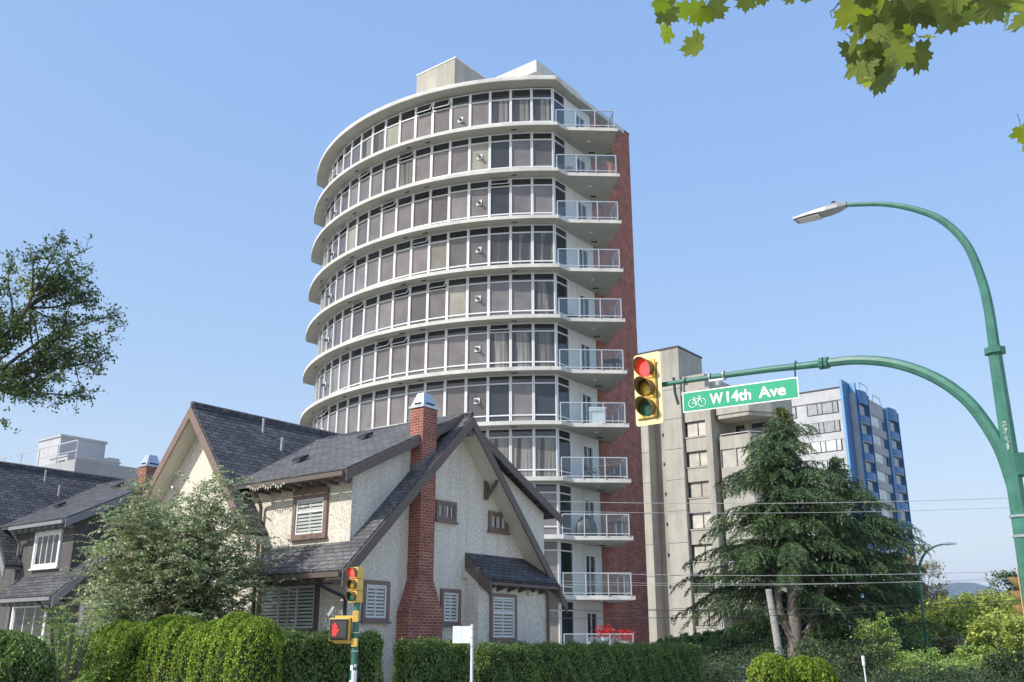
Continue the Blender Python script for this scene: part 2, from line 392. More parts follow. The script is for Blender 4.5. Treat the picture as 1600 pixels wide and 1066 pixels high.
# body behind the glass
core = [arc(RG - .25, d) for d in np.linspace(-80, 1, 50)] + [(bw(.2, -.3, 0).x, bw(.2, -.3, 0).y)] + [(q.x, q.y) for q in [bw(7.5, -.35, 0)]] + [L(-4.7, 61.1), L(-8.5, 63.0)]
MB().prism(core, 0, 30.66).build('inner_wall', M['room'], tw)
w_ = MB(); bbox(w_, 3.75, 8.0, -.5, .06, 0, 31.35)
w_.extr([bw(8.0, .06, 0), Vector((*L(-4.4, 61.6), 0)), Vector((*L(-4.8, 61.1), 0)), bw(7.6, -.5, 0)], (0, 0, 31.35))
w_.build('brick_wall', M['tbrick'], tw)
MB().extr([bw(3.78, -.48, 31.35), bw(8.03, -.48, 31.35), bw(8.03, .09, 31.35), bw(3.78, .09, 31.35)], (0, 0, .07)).build('wall_coping', M['darkmetal'], tw)
w_ = MB()
zb = [0] + [z for z in reversed(ZK)] + [30.95]
for k, z in enumerate(ZK):
    bbox(w_, 1.2, 2.08, -.3, 0, z, z + 2.5); bbox(w_, 2.11, 3.73, -.3, .0, z + 2.05, z + 2.5); bbox(w_, 3.18, 3.73, -.3, -.003, z, z + 2.04); bbox(w_, 2.11, 2.2, -.3, -.003, z, z + 2.04)
w_.build('white_wall', M['panel'], tw)
for k, z in enumerate(ZK[:-1] + ZK[-1:]):
    d = MB()
    bbox(d, 2.2, 2.28, -.12, .03, z + .02, z + 2.04); bbox(d, 3.1, 3.18, -.12, .03, z + .02, z + 2.04); bbox(d, 2.28, 3.1, -.12, .03, z + 1.96, z + 2.04); bbox(d, 2.28, 3.1, -.12, .03, z + .02, z + .1)
    bbox(d, 2.65, 2.70, -.1, .0, z + .1, z + 1.96)
    do = d.build('sliding_door', M['frame'], tw)
    g = MB(); bbox(g, 2.28, 3.1, -.09, -.06, z + .1, z + 1.96); g.build('glass', M['tdark'], do)

# window bays: sheet of glass, transom light, frame with half mullions
NP = 18; ANG = [1.8 - i * (82.8 / NP) for i in range(NP + 1)]
rngw = random.Random(11)
def seg(a0, a1, k, i, tot):
    """one window between two mullions, storey k"""
    z = ZK[k]; zt = z + 2.5; tr = .62 if k == 0 else (.44 if i < 5 else .5)
    p, q = Vector((*arc(RG, a0), 0)), Vector((*arc(RG, a1), 0))
    d = (q - p).normalized(); n = Vector((d.y, -d.x, 0));
    if n.dot((p + q) / 2) < 0: n = -n
    def bx(mb, u0, u1, o0, o1, z0, z1, m=0):
        a = p + d * u0; b = p + d * u1; mb.extr([a + n * o0 + Vector((0, 0, z0)), b + n * o0 + Vector((0, 0, z0)), b + n * o1 + Vector((0, 0, z0)), a + n * o1 + Vector((0, 0, z0))], (0, 0, z1 - z0), m)
    Ln = (q - p).length; hw = .065
    opened = rngw.random() < .13
    fr = MB(); gl = MB()
    bx(fr, 0.002, hw, -.1, .07, z, zt); bx(fr, Ln - hw, Ln - .002, -.1, .07, z, zt)
    bx(fr, hw, Ln - hw, -.08, .05, z + .42, z + .48); bx(fr, hw, Ln - hw, -.08, .05, zt - tr - .03, zt - tr + .03)
    bx(fr, hw, Ln - hw, -.08, .04, zt - .05, zt - .001); bx(fr, hw, Ln - hw, -.08, .05, z + .001, z + .06)
    bx(gl, hw, Ln - hw, -.03, -.01, z + .06, z + .42, 0); bx(gl, hw, Ln - hw, -.03, -.01, z + .48, zt - tr - .03, 0)
    if not opened: bx(gl, hw, Ln - hw, -.03, -.01, zt - tr + .03, zt - .05, 1)
    else:
        # awning sash pushed out at the bottom
        o_ = .22; t0, t1 = zt - .06, zt - tr + .05
        def pt(u, off, zz): return p + d * u + n * off + Vector((0, 0, zz))
        for u0, u1 in ((hw, hw + .05), (Ln - hw - .05, Ln - hw)):
            fr.extr([pt(u0, .01, t0), pt(u1, .01, t0), pt(u1, o_, t1), pt(u0, o_, t1)], n * .04)
        fr.extr([pt(hw, o_ - .03, t1 + .05), pt(Ln - hw, o_ - .03, t1 + .05), pt(Ln - hw, o_, t1), pt(hw, o_, t1)], n * .04)
        gl.extr([pt(hw + .05, .02, t0), pt(Ln - hw - .05, .02, t0), pt(Ln - hw - .05, o_, t1), pt(hw + .05, o_, t1)], n * .01, 1)
    return fr, gl
def pick(k, i):
    r = rngw.random()
    if k == 0: return 'tcurtain' if i in (0, 1, 2, 9, 10) else ('tblind' if i == 8 else 'tglass')
    if k in (6, 7) and i in (8, 9, 10, 7): return 'tbrown_refl'
    if i <= 2: return 'tcurtain' if k in (3, 5, 7, 8) or r < .2 else ('tdark' if r < .45 else 'tglass')
    if r < .12: return 'tblind'
    if r < .22: return 'tcurtain'
    if i > 13 and r < .6: return 'tdark'
    return 'tglass'
rest_f, rest_g = MB(), MB()
def merge(a, b, mo=0):
    n = len(a.v); a.v += b.v; a.f += [tuple(i + n for i in f) for f in b.f]; a.m += [m + mo for m in b.m]
count = 0
for k in range(11):
    for i in range(NP):
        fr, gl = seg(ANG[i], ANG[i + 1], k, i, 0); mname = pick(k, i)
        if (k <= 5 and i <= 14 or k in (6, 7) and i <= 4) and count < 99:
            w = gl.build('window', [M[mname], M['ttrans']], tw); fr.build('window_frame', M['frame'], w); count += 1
        else: merge(rest_f, fr); merge(rest_g, gl)
rest = rest_g.build('windows', [M['tglass'], M['ttrans']], tw); rest['kind'] = 'stuff'
rf = rest_f.build('window_frames', M['frame'], tw); rf['kind'] = 'stuff'
# corner return window on the balcony side
for k, z in enumerate(ZK):
    fr, gl = MB(), MB(); tr = .62 if k == 0 else .44
    bbox(fr, -.02, .08, -.1, .06, z, z + 2.5); bbox(fr, 1.08, 1.19, -.1, .05, z, z + 2.5); bbox(fr, .08, 1.08, -.08, .04, z + 2.5 - tr - .03, z + 2.5 - tr + .03); bbox(fr, .08, 1.08, -.08, .04, z + 2.44, z + 2.498); bbox(fr, .08, 1.08, -.08, .04, z + .4, z + .46); bbox(fr, .08, 1.08, -.08, .04, z + .002, z + .06)
    bbox(gl, .08, 1.08, -.03, -.01, z + .06, z + .4); bbox(gl, .08, 1.08, -.03, -.01, z + .46, z + 2.5 - tr - .03); bbox(gl, .08, 1.08, -.03, -.01, z + 2.5 - tr + .03, z + 2.44)
    w = gl.build('corner_window', M['tdark'], tw); fr.build('window_frame', M['frame'], w)
# end wall piece closing the arc at the far left
# balcony railings
RP = [Vector((*L(2.36, 45.56), 0)), Vector((*L(3.40, 45.60), 0)), Vector((*L(4.45, 45.64), 0)), Vector((*L(5.50, 45.68), 0))]
RQ = [RP[3], Vector((*L(5.33, 46.95), 0)), Vector((*L(5.16, 48.2), 0)), Vector((*L(4.98, 49.45), 0))]
for k, z in enumerate(ZK):
    rail = MB(); zz = Vector((0, 0, z))
    for p in RP + RQ[1:]: rail.bar(p + zz, p + zz + Vector((0, 0, 1.0)), .05, .05)
    for a, b in ((RP[0], RP[3]), (RQ[0], RQ[3])):
        rail.bar(a + zz + Vector((0, 0, 1.0)), b + zz + Vector((0, 0, 1.0)), .06, .045); rail.bar(a + zz + Vector((0, 0, .1)), b + zz + Vector((0, 0, .1)), .04, .04)
    ro = rail.build('balcony_railing', M['metal'], tw)
    for seq in (RP, RQ):
        for a, b in zip(seq, seq[1:]):
            d = (b - a).normalized() * .03; g = MB(); g.face([a + d + zz + Vector((0, 0, .14)), b - d + zz + Vector((0, 0, .14)), b - d + zz + Vector((0, 0, .96)), a + d + zz + Vector((0, 0, .96))]); g.build('glass_panel', M['railglass'], ro, recalc=False)
    s_ = MB(); s_.tube([Vector((*L(4.2, 46.8), z - .2)), Vector((*L(4.2, 46.8), z - .24))], .09, 12); s_.build('soffit_light', M['white'], tw)
    v_ = MB(); v_.box(*[c for c in (4.3 - CX, 4.62 - CX, 48.0 - CY, 48.14 - CY, z - .235, z - .2)]); v_.build('soffit_vent', M['darkmetal'], tw)
    for dg in (-6.5, -26, -31, -48, -66): 
        v_ = MB(); a = Vector((*arc(14.5, dg), z - .215)); t_ = Vector((math.cos(R(dg)), math.sin(R(dg)), 0)); v_.bar(a - t_ * .14, a + t_ * .14, .07, .04)
        v_.build('soffit_vent', M['darkmetal'], tw)
# flue terminals on the glass
for k in range(10):
    for dg in ((-18.9 if k == 0 else -14.3), -62.0):
        z = ZK[k] + (1.25 if k else 1.0); a = Vector((*arc(RG, dg), z)); n = Vector((math.sin(R(dg)), -math.cos(R(dg)), 0)); t_ = Vector((-n.y, n.x, 0))
        m_ = MB(); m_.bar(a, a + n * .03, .3, .3); vv = m_.build('wall_vent', M['white'], tw); m_ = MB(); m_.tube([a + n * .03, a + n * .30 - Vector((0, 0, .05))], .085, 10); m_.build('flue_pipe', M['lead'], vv)
# roof boxes
def gridbox(mb, x, y, la, lb, z0, z1, m=0):
    p = Vector((x - CX, y - CY, 0)); A_ = Vector((GA[0], GA[1], 0)) * la; B_ = Bv * lb
    mb.extr([p + Vector((0, 0, z0)), p + A_ + Vector((0, 0, z0)), p + A_ + B_ + Vector((0, 0, z0)), p + B_ + Vector((0, 0, z0))], (0, 0, z1 - z0), m)
m_ = MB(); gridbox(m_, -3.30, 48.04, 3.0, 6.5, 30.9, 34.0); ph = m_.build('rooftop_room', M['conc'], tw)
m_ = MB(); gridbox(m_, -3.26, 47.96, 3.1, 6.6, 34.0, 34.07); m_.build('roof_edge', M['white'], ph)
m_ = MB(); gridbox(m_, 1.37, 46.75, 5, 4.5, 32.3, 33.05); ph = m_.build('rooftop_canopy', M['slab'], tw)
m_ = MB(); gridbox(m_, .4, 48.4, 3, 3, 30.9, 32.3); m_.build('rooftop_room', M['conc'], tw)

# things on the balconies
def world_bal(x, y, k): return Vector((x, y, ZK[k]))
M['terracotta'] = plain('terracotta', (.45, .17, .09), .8); M['redflower'] = leafm('red_petals', [(0, (.6, .01, .02)), (1, (.8, .05, .05))], .3)
M['plastic'] = plain('white_plastic', (.8, .8, .8), .4, var=.03); M['cover'] = plain('black_vinyl_cover', (.03, .035, .035), .45, bump=.6, bscale=5)
M['darkwood'] = plain('brown_wood', (.25, .13, .06), .6)

def leafmesh(name, P, size, mat, parent=None, normal=None, jit=1.0, aspect=.55, rng=None, up=None, loc=None):
    """P Nx3 points; each gets one folded leaf (4 verts, 2 tris)"""
    rng = rng or np.random.default_rng(1); P = np.asarray(P, float); n = len(P)
    d = rng.normal(size=(n, 3)) * jit
    if normal is not None: d += normal
    d /= np.linalg.norm(d, axis=1)[:, None] + 1e-9
    r = rng.normal(size=(n, 3)); 
    if up is not None: r = r * .5 + up
    t = r - d * (r * d).sum(1)[:, None]; t /= np.linalg.norm(t, axis=1)[:, None] + 1e-9
    b = np.cross(d, t); s = (size * rng.uniform(.65, 1.3, n))[:, None] if not hasattr(size, '__len__') else np.asarray(size)[:, None]
    v = np.stack([P - t * s, P + b * s * aspect + d * s * .15, P + t * s, P - b * s * aspect + d * s * .15], 1).reshape(-1, 3)
    return rawmesh(name, v, np.arange(4 * n).reshape(-1, 4), mat, parent, loc)
def rawmesh(name, v, f, mat, parent=None, loc=None):
    me = bpy.data.meshes.new(name); k = f.shape[1]
    me.vertices.add(len(v)); me.vertices.foreach_set('co', np.asarray(v, np.float32).ravel())
    me.loops.add(f.size); me.loops.foreach_set('vertex_index', f.ravel().astype(np.int32))
    me.polygons.add(len(f)); me.polygons.foreach_set('loop_start', np.arange(0, f.size, k, dtype=np.int32)); me.polygons.foreach_set('loop_total', np.full(len(f), k, np.int32))
    me.update(calc_edges=True); me.materials.append(mat)
    o = bpy.data.objects.new(name, me); C.objects.link(o)
    if parent: o.parent = parent
    if loc is not None: o.location = loc
    return o

def potted(loc, label, pot_h, pot_r, mat, ppts, pr, ph_, n=160, group=None, potmat='terracotta'):
    t = empty('potted_plant', loc, 0, label, 'potted plant', group)
    MB().tube([(0, 0, 0), (0, 0, pot_h)], [pot_r * .75, pot_r], 14).build('pot', M[potmat], t, smooth=True)
    r = np.random.default_rng(int(loc[0] * 100) % 97); q = r.normal(size=(n, 3)) * np.array([pr, pr, ph_]) * .5; q[:, 2] += pot_h + ph_ * .8; q[:, 2] = np.maximum(q[:, 2], pot_h)
    leafmesh('foliage', q, .06, mat, t, rng=r); return t
def chair(loc, rz, label, mat, group=None):
    t = empty('patio_chair', loc, rz, label, 'chair', group)
    MB().box(-.24, .24, -.24, .24, .42, .45).build('seat', mat, t, bevel=.01)
    b = MB()
    for i in range(5): b.box(-.2 + i * .1 - .02, -.2 + i * .1 + .02, .22, .25, .46, .80)
    b.tube([(-.24, .235, .44), (-.24, .235, .72), (-.15, .235, .85), (.15, .235, .85), (.24, .235, .72), (.24, .235, .44)], .02, 6); b.build('backrest', mat, t)
    for sx in (-1, 1):
        MB().tube([(sx * .24, .22, .66), (sx * .25, -.2, .64), (sx * .24, -.22, .45)], .018, 6).build('armrest', mat, t)
        for sy in (-1, 1): MB().tube([(sx * .21, sy * .21, .43), (sx * .24, sy * .24, 0)], .018, 6).build('leg', mat, t)
    return t
def table(loc, r, h, label, mat, leg=None):
    t = empty('patio_table', loc, 0, label, 'table')
    MB().tube([(0, 0, h - .03), (0, 0, h)], r, 24).build('tabletop', mat, t)
    for i in range(4):
        a = math.pi / 4 + i * math.pi / 2
        MB().tube([(r * .5 * math.cos(a), r * .5 * math.sin(a), h - .03), (r * .75 * math.cos(a), r * .75 * math.sin(a), 0)], .016, 6).build('leg', leg or M['darkmetal'], t)
    return t
M['leafg'] = leafm('green_leaves', [(0, (.03, .075, .02)), (.6, (.06, .13, .03)), (1, (.12, .20, .05))])
potted(world_bal(5.25, 46.0, 1), 'tall terracotta pot with a green and yellow plant on the second highest balcony', .75, .17, M['leafg'], 0, .28, .4, 220)
chair(world_bal(3.3, 46.5, 1), R(40), 'wooden deck chair by the left end of the second highest balcony', M['darkwood'])
chair(world_bal(4.2, 46.6, 1), R(-40), 'wooden deck chair in the middle of the second highest balcony', M['darkwood'])
table(world_bal(5.0, 46.5, 5), .45, .7, 'dark round patio table on the sixth highest balcony of the round tower', M['darkmetal'])
table(world_bal(4.7, 46.5, 7), .5, .72, 'wooden round patio table on the balcony above the gable corner', M['darkwood'])
chair(world_bal(3.8, 46.5, 7), R(60), 'dark patio chair left of the wooden round table', M['darkmetal'])
chair(world_bal(5.05, 47.2, 7), R(-120), 'dark patio chair behind the wooden round table', M['darkmetal'])
def cover(loc, label, sx, sy, sz):
    rng = random.Random(4); bm = bmesh.new(); bmesh.ops.create_icosphere(bm, subdivisions=4, radius=1)
    for v in bm.verts:
        c = v.co; a = math.atan2(c.y, c.x); fold = 1 + .07 * math.sin(a * 9 + c.z * 2)
        zz = max(c.z, -.35); flare = 1.0 + .12 * max(0, -c.z)
        v.co = (c.x * sx * fold * flare, c.y * sy * fold * flare, (zz + .35) / 1.35 * sz)
    me = bpy.data.meshes.new('grill_cover'); bm.to_mesh(me); bm.free(); me.materials.append(M['cover'])
    me.shade_smooth()
    o = bpy.data.objects.new('covered_grill', me); C.objects.link(o); o.location = loc; return tag(o, label, 'covered grill')
cover(world_bal(3.55, 46.4, 8), 'grill under a black cover on the third balcony from the bottom', .5, .35, 1.05)
table(world_bal(4.95, 46.5, 8), .42, .75, 'black round patio table beside the covered grill', M['darkmetal'])
cover(world_bal(3.0, 46.6, 4), 'low dark covered seat on the balcony of the fifth highest storey', .5, .3, .5)
cover(world_bal(4.9, 46.6, 4), 'low rounded dark covered seat at the right of the fifth highest balcony', .4, .3, .5)
mbx = MB(); mbx.box(-.38, .38, -.22, .22, .0, .78); mbx.box(-.42, .42, -.25, .25, .78, .84)
mbx.box(-.36, -.02, -.235, -.22, .05, .73); mbx.box(.02, .36, -.235, -.22, .05, .73)
tag(mbx.build('storage_cabinet', M['plastic'], loc=world_bal(4.2, 46.1, 6)), 'white storage cabinet with two doors on the balcony right of the chimney top', 'cabinet')
for x, nm in ((4.25, 'basket of bright red flowers hung on the rail of the lowest balcony, left one'), (5.15, 'red geranium pot near the brick wall on the lowest balcony, right one')):
    potted(world_bal(x, 45.95, 10) + Vector((0, 0, .72 if x < 5 else .55)), nm, .16, .2, M['redflower'], 0, .42, .26, 260, 'red flower pots', 'plastic')
chair(world_bal(3.75, 46.15, 10), R(10), 'white plastic chair under the red flower basket, left one', M['plastic'], 'white balcony chairs')
chair(world_bal(4.75, 46.15, 10), R(-20), 'white plastic chair between the two red flower pots, right one', M['plastic'], 'white balcony chairs')

# ------------------------------------------------------------------ gabled houses (local x = s into the grid right, y = a away left)
def wframe(parent, face, c, w, h, trim, sash, kind='shutter', tw_=.1, arch=False, grid=None, name='window', sill=True):
    """face: function(u, off, z) -> local point; c=(u,z) centre; off grows outwards"""
    u0, u1, z0, z1 = c[0] - w / 2, c[0] + w / 2, c[1] - h / 2, c[1] + h / 2
    def bx(mb, a, b, o0, o1, c0, c1, m=0): mb.extr([face(a, o0, c0), face(b, o0, c0), face(b, o1, c0), face(a, o1, c0)], (0, 0, c1 - c0), m)
    fr = MB(); bx(fr, u0, u0 + tw_, 0, .07, z0, z1); bx(fr, u1 - tw_, u1, 0, .07, z0, z1); bx(fr, u0 + tw_, u1 - tw_, 0, .068, z1 - tw_, z1); bx(fr, u0 + tw_, u1 - tw_, 0, .068, z0, z0 + tw_ * .8)
    if arch: fr.extr([face(u0 - .02, 0, z1 + .002), face(u1 + .02, 0, z1 + .002), face(u1 + .02, 0, z1 + .12), face((u0 + u1) / 2, 0, z1 + .26), face(u0 - .02, 0, z1 + .12)], Vector(face(0, .075, 0)) - Vector(face(0, 0, 0)))
    f = fr.build(name, trim, parent)
    if sill:
        s = MB(); bx(s, u0 - .04, u1 + .04, 0, .12, z0 - .05, z0 - .002); s.build('sill', trim, f)
    a, b, p, q = u0 + tw_, u1 - tw_, z0 + tw_ * .8, z1 - tw_; sw = .055
    sa = MB(); bx(sa, a, a + sw, 0, .045, p, q); bx(sa, b - sw, b, 0, .045, p, q); bx(sa, a + sw, b - sw, 0, .043, q - sw, q); bx(sa, a + sw, b - sw, 0, .043, p, p + sw)
    n = grid or 1
    for i in range(1, n):
        x = a + (b - a) * i / n; bx(sa, x - .018, x + .018, 0, .046, p + sw, q - sw)
    if kind == 'hung': bx(sa, a + sw, b - sw, .0, .047, (p + q) / 2 - .03 + .12, (p + q) / 2 + .03 + .12)
    sa.build('sash', sash, f)
    if kind in ('shutter', 'hung'):
        lo = MB(); zz = p + sw + .03
        while zz < q - sw - .02:
            bx(lo, a + sw + .01, b - sw - .01, .006, .02, zz, zz + .055); zz += .088
        bx(lo, (a + b) / 2 - .02, (a + b) / 2 + .02, .003, .026, p + sw, q - sw)
        lo.build('shutter', M['shutter'], f)
    if kind == 'drape':
        lo = MB(); k = int((b - a) / .09)
        for i in range(k): 
            if i % 3 != 2: bx(lo, a + sw + i * .08, a + sw + i * .08 + .06, .003, .02, p + sw, q - sw)
        lo.build('curtain', M['shutter'], f)
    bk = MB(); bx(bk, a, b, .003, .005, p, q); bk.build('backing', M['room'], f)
    g = MB(); g.face([face(a + sw, .034, p + sw), face(b - sw, .034, p + sw), face(b - sw, .034, q - sw), face(a + sw, .034, q - sw)]); g.build('pane', M['hglass'], f, recalc=False)
    return f

def house(a0, dz, label, wall, trim, trim2, roofm, roofm2, white, nb):
    h = empty('gabled_house', hp(0, a0, dz), GRID, label, 'house', 'gabled houses on the corner lots')
    zb_ = -dz
    gab = lambda u, o, z: (u, -o, z)              # on the gable wall (a = 0), offset outwards = -y
    lef = lambda u, o, z: (-3.69 - o, u, z)       # on the street-side wall
    w = MB(); w.extr([(-3.69, 0, zb_), (-3.69, 0, 5.80), (.2, 0, 7.74), (4.5, 0, 5.62), (4.5, 0, zb_)], (0, 7.2, 0)); w.build('wall', wall, h)
    # wing with its own gable facing the street
    w = MB(); w.extr([(-3.75, 3.5, zb_), (-3.75, 3.5, 4.75), (-3.75, 6.35, 8.15), (-3.75, 9.15, 4.75), (-3.75, 9.15, zb_)], (9.5, 0, 0)); w.build('wing_wall', wall, h)
    th = .14
    def slab3(p, n_t, name, mat, par=h, extra=None):
        p = [Vector(q) for q in p]; nn = (p[1] - p[0]).cross(p[2] - p[0]).normalized()
        if nn.z < 0: nn = -nn
        mb = MB(); mb.extr([q - nn * th for q in p], nn * th); return mb.build(name, mat, par)
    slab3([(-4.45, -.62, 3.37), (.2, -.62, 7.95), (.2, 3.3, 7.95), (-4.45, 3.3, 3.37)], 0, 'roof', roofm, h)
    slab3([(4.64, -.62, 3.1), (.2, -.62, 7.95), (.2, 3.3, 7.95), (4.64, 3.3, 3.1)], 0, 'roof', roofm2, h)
    # shed dormers either side of the ridge
    d1 = slab3([(-4.2, -.3, 5.84), (.24, -.3, 8.03), (.24, 7.2, 8.03), (-4.2, 4.6, 5.84)], 0, 'dormer_roof', roofm, h)
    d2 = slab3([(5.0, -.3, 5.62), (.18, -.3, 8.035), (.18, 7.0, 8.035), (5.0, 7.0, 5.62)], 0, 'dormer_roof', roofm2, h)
    rc = MB(); rc.tube([(.2, -.64, 7.97), (.2, 5.5, 8.02)], .06, 6); rc.build('ridge_cap', roofm2, h)
    # wing roof
    slab3([(-4.3, 6.35, 8.42), (6, 6.35, 8.42), (6, 3.15, 4.5), (-4.3, 3.15, 4.5)], 0, 'wing_roof', M['shingle2'] if not nb else roofm2, h)
    slab3([(-4.3, 6.35, 8.42), (6, 6.35, 8.42), (6, 9.45, 4.6), (-4.3, 9.45, 4.6)], 0, 'wing_roof', roofm2, h)
    rc = MB(); rc.tube([(-4.32, 6.35, 8.44), (6, 6.35, 8.44)], .07, 6); rc.build('ridge_cap', roofm2, h)
    def board(p, q, dep, thick, out, name='fascia', mat=trim, tail=0):
        """rake board under the roof edge from p to q, hanging dep, thick along out"""
        p, q = Vector(p), Vector(q); mb = MB(); mb.extr([p, q, q - Vector((0, 0, dep)), p - Vector((0, 0, dep))], Vector(out) * thick); return mb.build(name, mat, h)
    off = Vector((0, 0, -.06))
    for p, q in (((-4.47, -.625, 3.30), (.2, -.625, 7.90)), ((.2, -.625, 7.90), (4.78, -.625, 2.90))):
        board(p, q, .33, .045, (0, -1, 0), 'fascia', trim2); 
    board((-4.22, -.305, 5.78), (.2, -.305, 7.98), .26, .04, (0, -1, 0), 'fascia', trim2); board((.2, -.305, 7.98), (5.05, -.305, 5.55), .26, .04, (0, -1, 0), 'fascia', trim2)
    for p, q in (((-4.31, 6.35, 8.36), (-4.31, 9.5, 4.48)), ((-4.31, 6.35, 8.36), (-4.31, 3.1, 4.38))): board(p, q, .36, .045, (-1, 0, 0), 'fascia', trim)
    # boarded soffit under the front overhang
    for s_ in (-1, 1):
        e_ = -4.43 if s_ < 0 else 4.62; ze = 3.17 if s_ < 0 else 2.9; mb = MB()
        mb.extr([(.2, -.6, 7.70), (e_, -.6, ze), (e_, -.0, ze), (.2, -.0, 7.70)], (0, 0, -.02)); mb.build('soffit', M['soffit'] if not nb else trim2, h)
        ya = 9.42 if s_ > 0 else 3.18; mb = MB()
        mb.extr([(-3.76, 6.35, 8.17), (-3.76, ya, 4.36), (-4.28, ya, 4.36), (-4.28, 6.35, 8.17)], (0, 0, -.02)); mb.build('soffit', M['soffit'] if not nb else trim2, h)
    # gutters and eaves
    g = MB(); g.box(-4.32, -4.2, -.28, 3.3, 5.64, 5.75); 
    for i in range(8): g.box(-4.2, -3.7, .05 + i * .45, .12 + i * .45, 5.55, 5.65)
    g.build('gutter', trim2, h)
    g = MB(); g.box(-4.56, -4.44, -.6, 3.3, 3.2, 3.31)
    for i in range(8): g.box(-4.42, -3.7, .05 + i * .45, .12 + i * .45, 3.10, 3.2)
    g.build('gutter', trim2, h)
    # bracket under the right rake
    b = MB(); b.box(1.5, 1.6, -.6, -.001, 6.32, 6.44); b.box(1.5, 1.6, -.12, -.002, 5.72, 6.32)
    b.bar((1.55, -.1, 5.8), (1.55, -.55, 6.33), .08, .08); b.build('bracket', trim2, h)
    # purlin ends
    MB().box(.1, .3, -.6, 0, 7.35, 7.55).build('purlin_end', trim2, h); MB().box(-3.5, -3.38, -.6, 0, 4.05, 4.17).build('purlin_end', trim2, h)
    # chimney
    cw = MB(); A0, A1 = -.42, .06
    def ring(s0, s1, z): return [(s0, A0, z), (s1, A0, z), (s1, A1, z), (s0, A1, z)]
    lv = [(-1.95, -.66, zb_), (-1.95, -.66, 2.45), (-1.62, -1.06, 3.30), (-1.62, -1.06, 7.86)]
    for (s0, s1, z0), (t0, t1, z1) in zip(lv, lv[1:]):
        A_, B_ = ring(s0, s1, z0), ring(t0, t1, z1); n0 = len(cw.v); cw.v += A_ + B_
        for i in range(4): j = (i + 1) % 4; cw.f.append((n0 + i, n0 + j, n0 + 4 + j, n0 + 4 + i)); cw.m.append(0)
    cw.face(ring(-1.62, -1.06, 7.86)); ch = cw.build('chimney', M['hbrick'], h)
    cp = MB(); cp.box(-1.66, -1.02, -.46, .10, 7.86, 7.93)
    n0 = len(cp.v); cp.v += [(-1.62, -.42, 7.93), (-1.06, -.42, 7.93), (-1.06, .06, 7.93), (-1.62, .06, 7.93), (-1.49, -.30, 8.3), (-1.19, -.30, 8.3), (-1.19, -.06, 8.3), (-1.49, -.06, 8.3)]
    for q in ((0, 1, 5, 4), (1, 2, 6, 5), (2, 3, 7, 6), (3, 0, 4, 7), (4, 5, 6, 7)): cp.f.append(tuple(n0 + i for i in q)); cp.m.append(0)
    cap = cp.build('chimney_cap', M['galv'], ch)
    sl = MB(); sl.box(-1.5, -1.18, -.43, -.41, 7.965, 8.0); sl.box(-1.63, -1.61, -.32, -.08, 7.965, 8.0); sl.build('slot', M['black'], cap)
    fl = MB(); zr = lambda s: 3.37 + .985 * (s + 4.45)
    [fl.box(-1.62 + q * .14, -1.50 + q * .14, -.432, -.422, zr(-1.62 + q * .14) - .1, zr(-1.62 + q * .14) + .2) for q in range(4)]; fl.box(-1.645, -1.63, -.44, .02, zr(-1.64) - .1, zr(-1.64) + .2)
    fl.build('flashing', M['lead'], h)
    # projecting bay with its own little roof
    w = MB(); w.box(.7, 3.9, -.5, 0.01, zb_, 3.72); w.build('bay_wall', wall, h)
    slab3([(.72, 0, 4.15), (4.05, 0, 4.15), (4.05, -.86, 3.42), (.72, -.86, 3.42)], 0, 'bay_roof', roofm2, h)
    for s_ in (.70, 4.02):
        mb = MB(); mb.extr([(s_, 0, 4.12), (s_, -.92, 3.34), (s_, -.96, 2.98), (s_, -.86, 2.98), (s_, 0, 3.68)], (.05, 0, 0)); mb.build('barge_board', trim2, h)
    mb = MB(); mb.box(.76, 4.0, -.90, -.86, 3.24, 3.32)
    for i in range(6): mb.extr([(1.0 + i * .5, -.5, 3.3), (1.0 + i * .5, -.86, 3.3), (1.0 + i * .5, -.86, 3.2), (1.0 + i * .5, -.5, 3.1)], (.06, 0, 0))
    mb.build('eave_board', trim2, h)
    # downpipes
    dp = MB(); dp.tube([(3.3, -.88, 3.25), (3.6, -.7, 3.18), (3.85, -.55, 3.15), (3.9, -.56, 3.0), (3.9, -.56, zb_)], .045, 8); dp.build('downpipe', trim2, h, smooth=True)
    dp = MB(); dp.tube([(-4.5, .25, 3.24), (-4.3, .2, 3.0), (-3.85, -.02, 2.8), (-3.78, -.05, 2.7), (-3.78, -.05, zb_)], .045, 8); dp.build('downpipe', M['darkmetal'], h, smooth=True)
    dp = MB(); dp.tube([(-4.26, 3.25, 5.66), (-3.85, 3.4, 5.3), (-3.8, 3.42, 5.2), (-3.8, 3.42, zb_)], .05, 8); dp.build('downpipe', trim2, h, smooth=True)
    bay = lambda u, o, z: (u, -.5 - o, z)
    sash = white
    wt = trim if not nb else white
    wframe(h, gab, (-2.74, 2.72), .92, .98, wt, sash); wframe(h, gab, (.09, 2.66), .80, .93, wt, sash)
    wframe(h, gab, (-.17, 5.21), .84, .55, wt, wt, 'drape', .08, grid=4); wframe(h, gab, (2.17, 5.13), .92, .58, wt, wt, 'drape', .08, grid=3)
    wframe(h, bay, (1.78, 2.42), 1.18, 1.25, wt, sash, 'hung', .09)
    if not nb:
        wframe(h, lef, (1.5, 4.85), 1.32, 1.12, wt, sash, 'hung', .12, arch=True)
    else:
        wframe(h, lef, (1.6, 4.95), 1.75, 1.25, wt, wt, 'none', .12, grid=4)
    # street-side ground floor window
    wframe(h, lef, (2.15, 2.6), 2.35, 1.28, M['trimdark'] if not nb else white, sash if not nb else white, 'shutter' if not nb else 'none', .13, grid=3, sill=False)
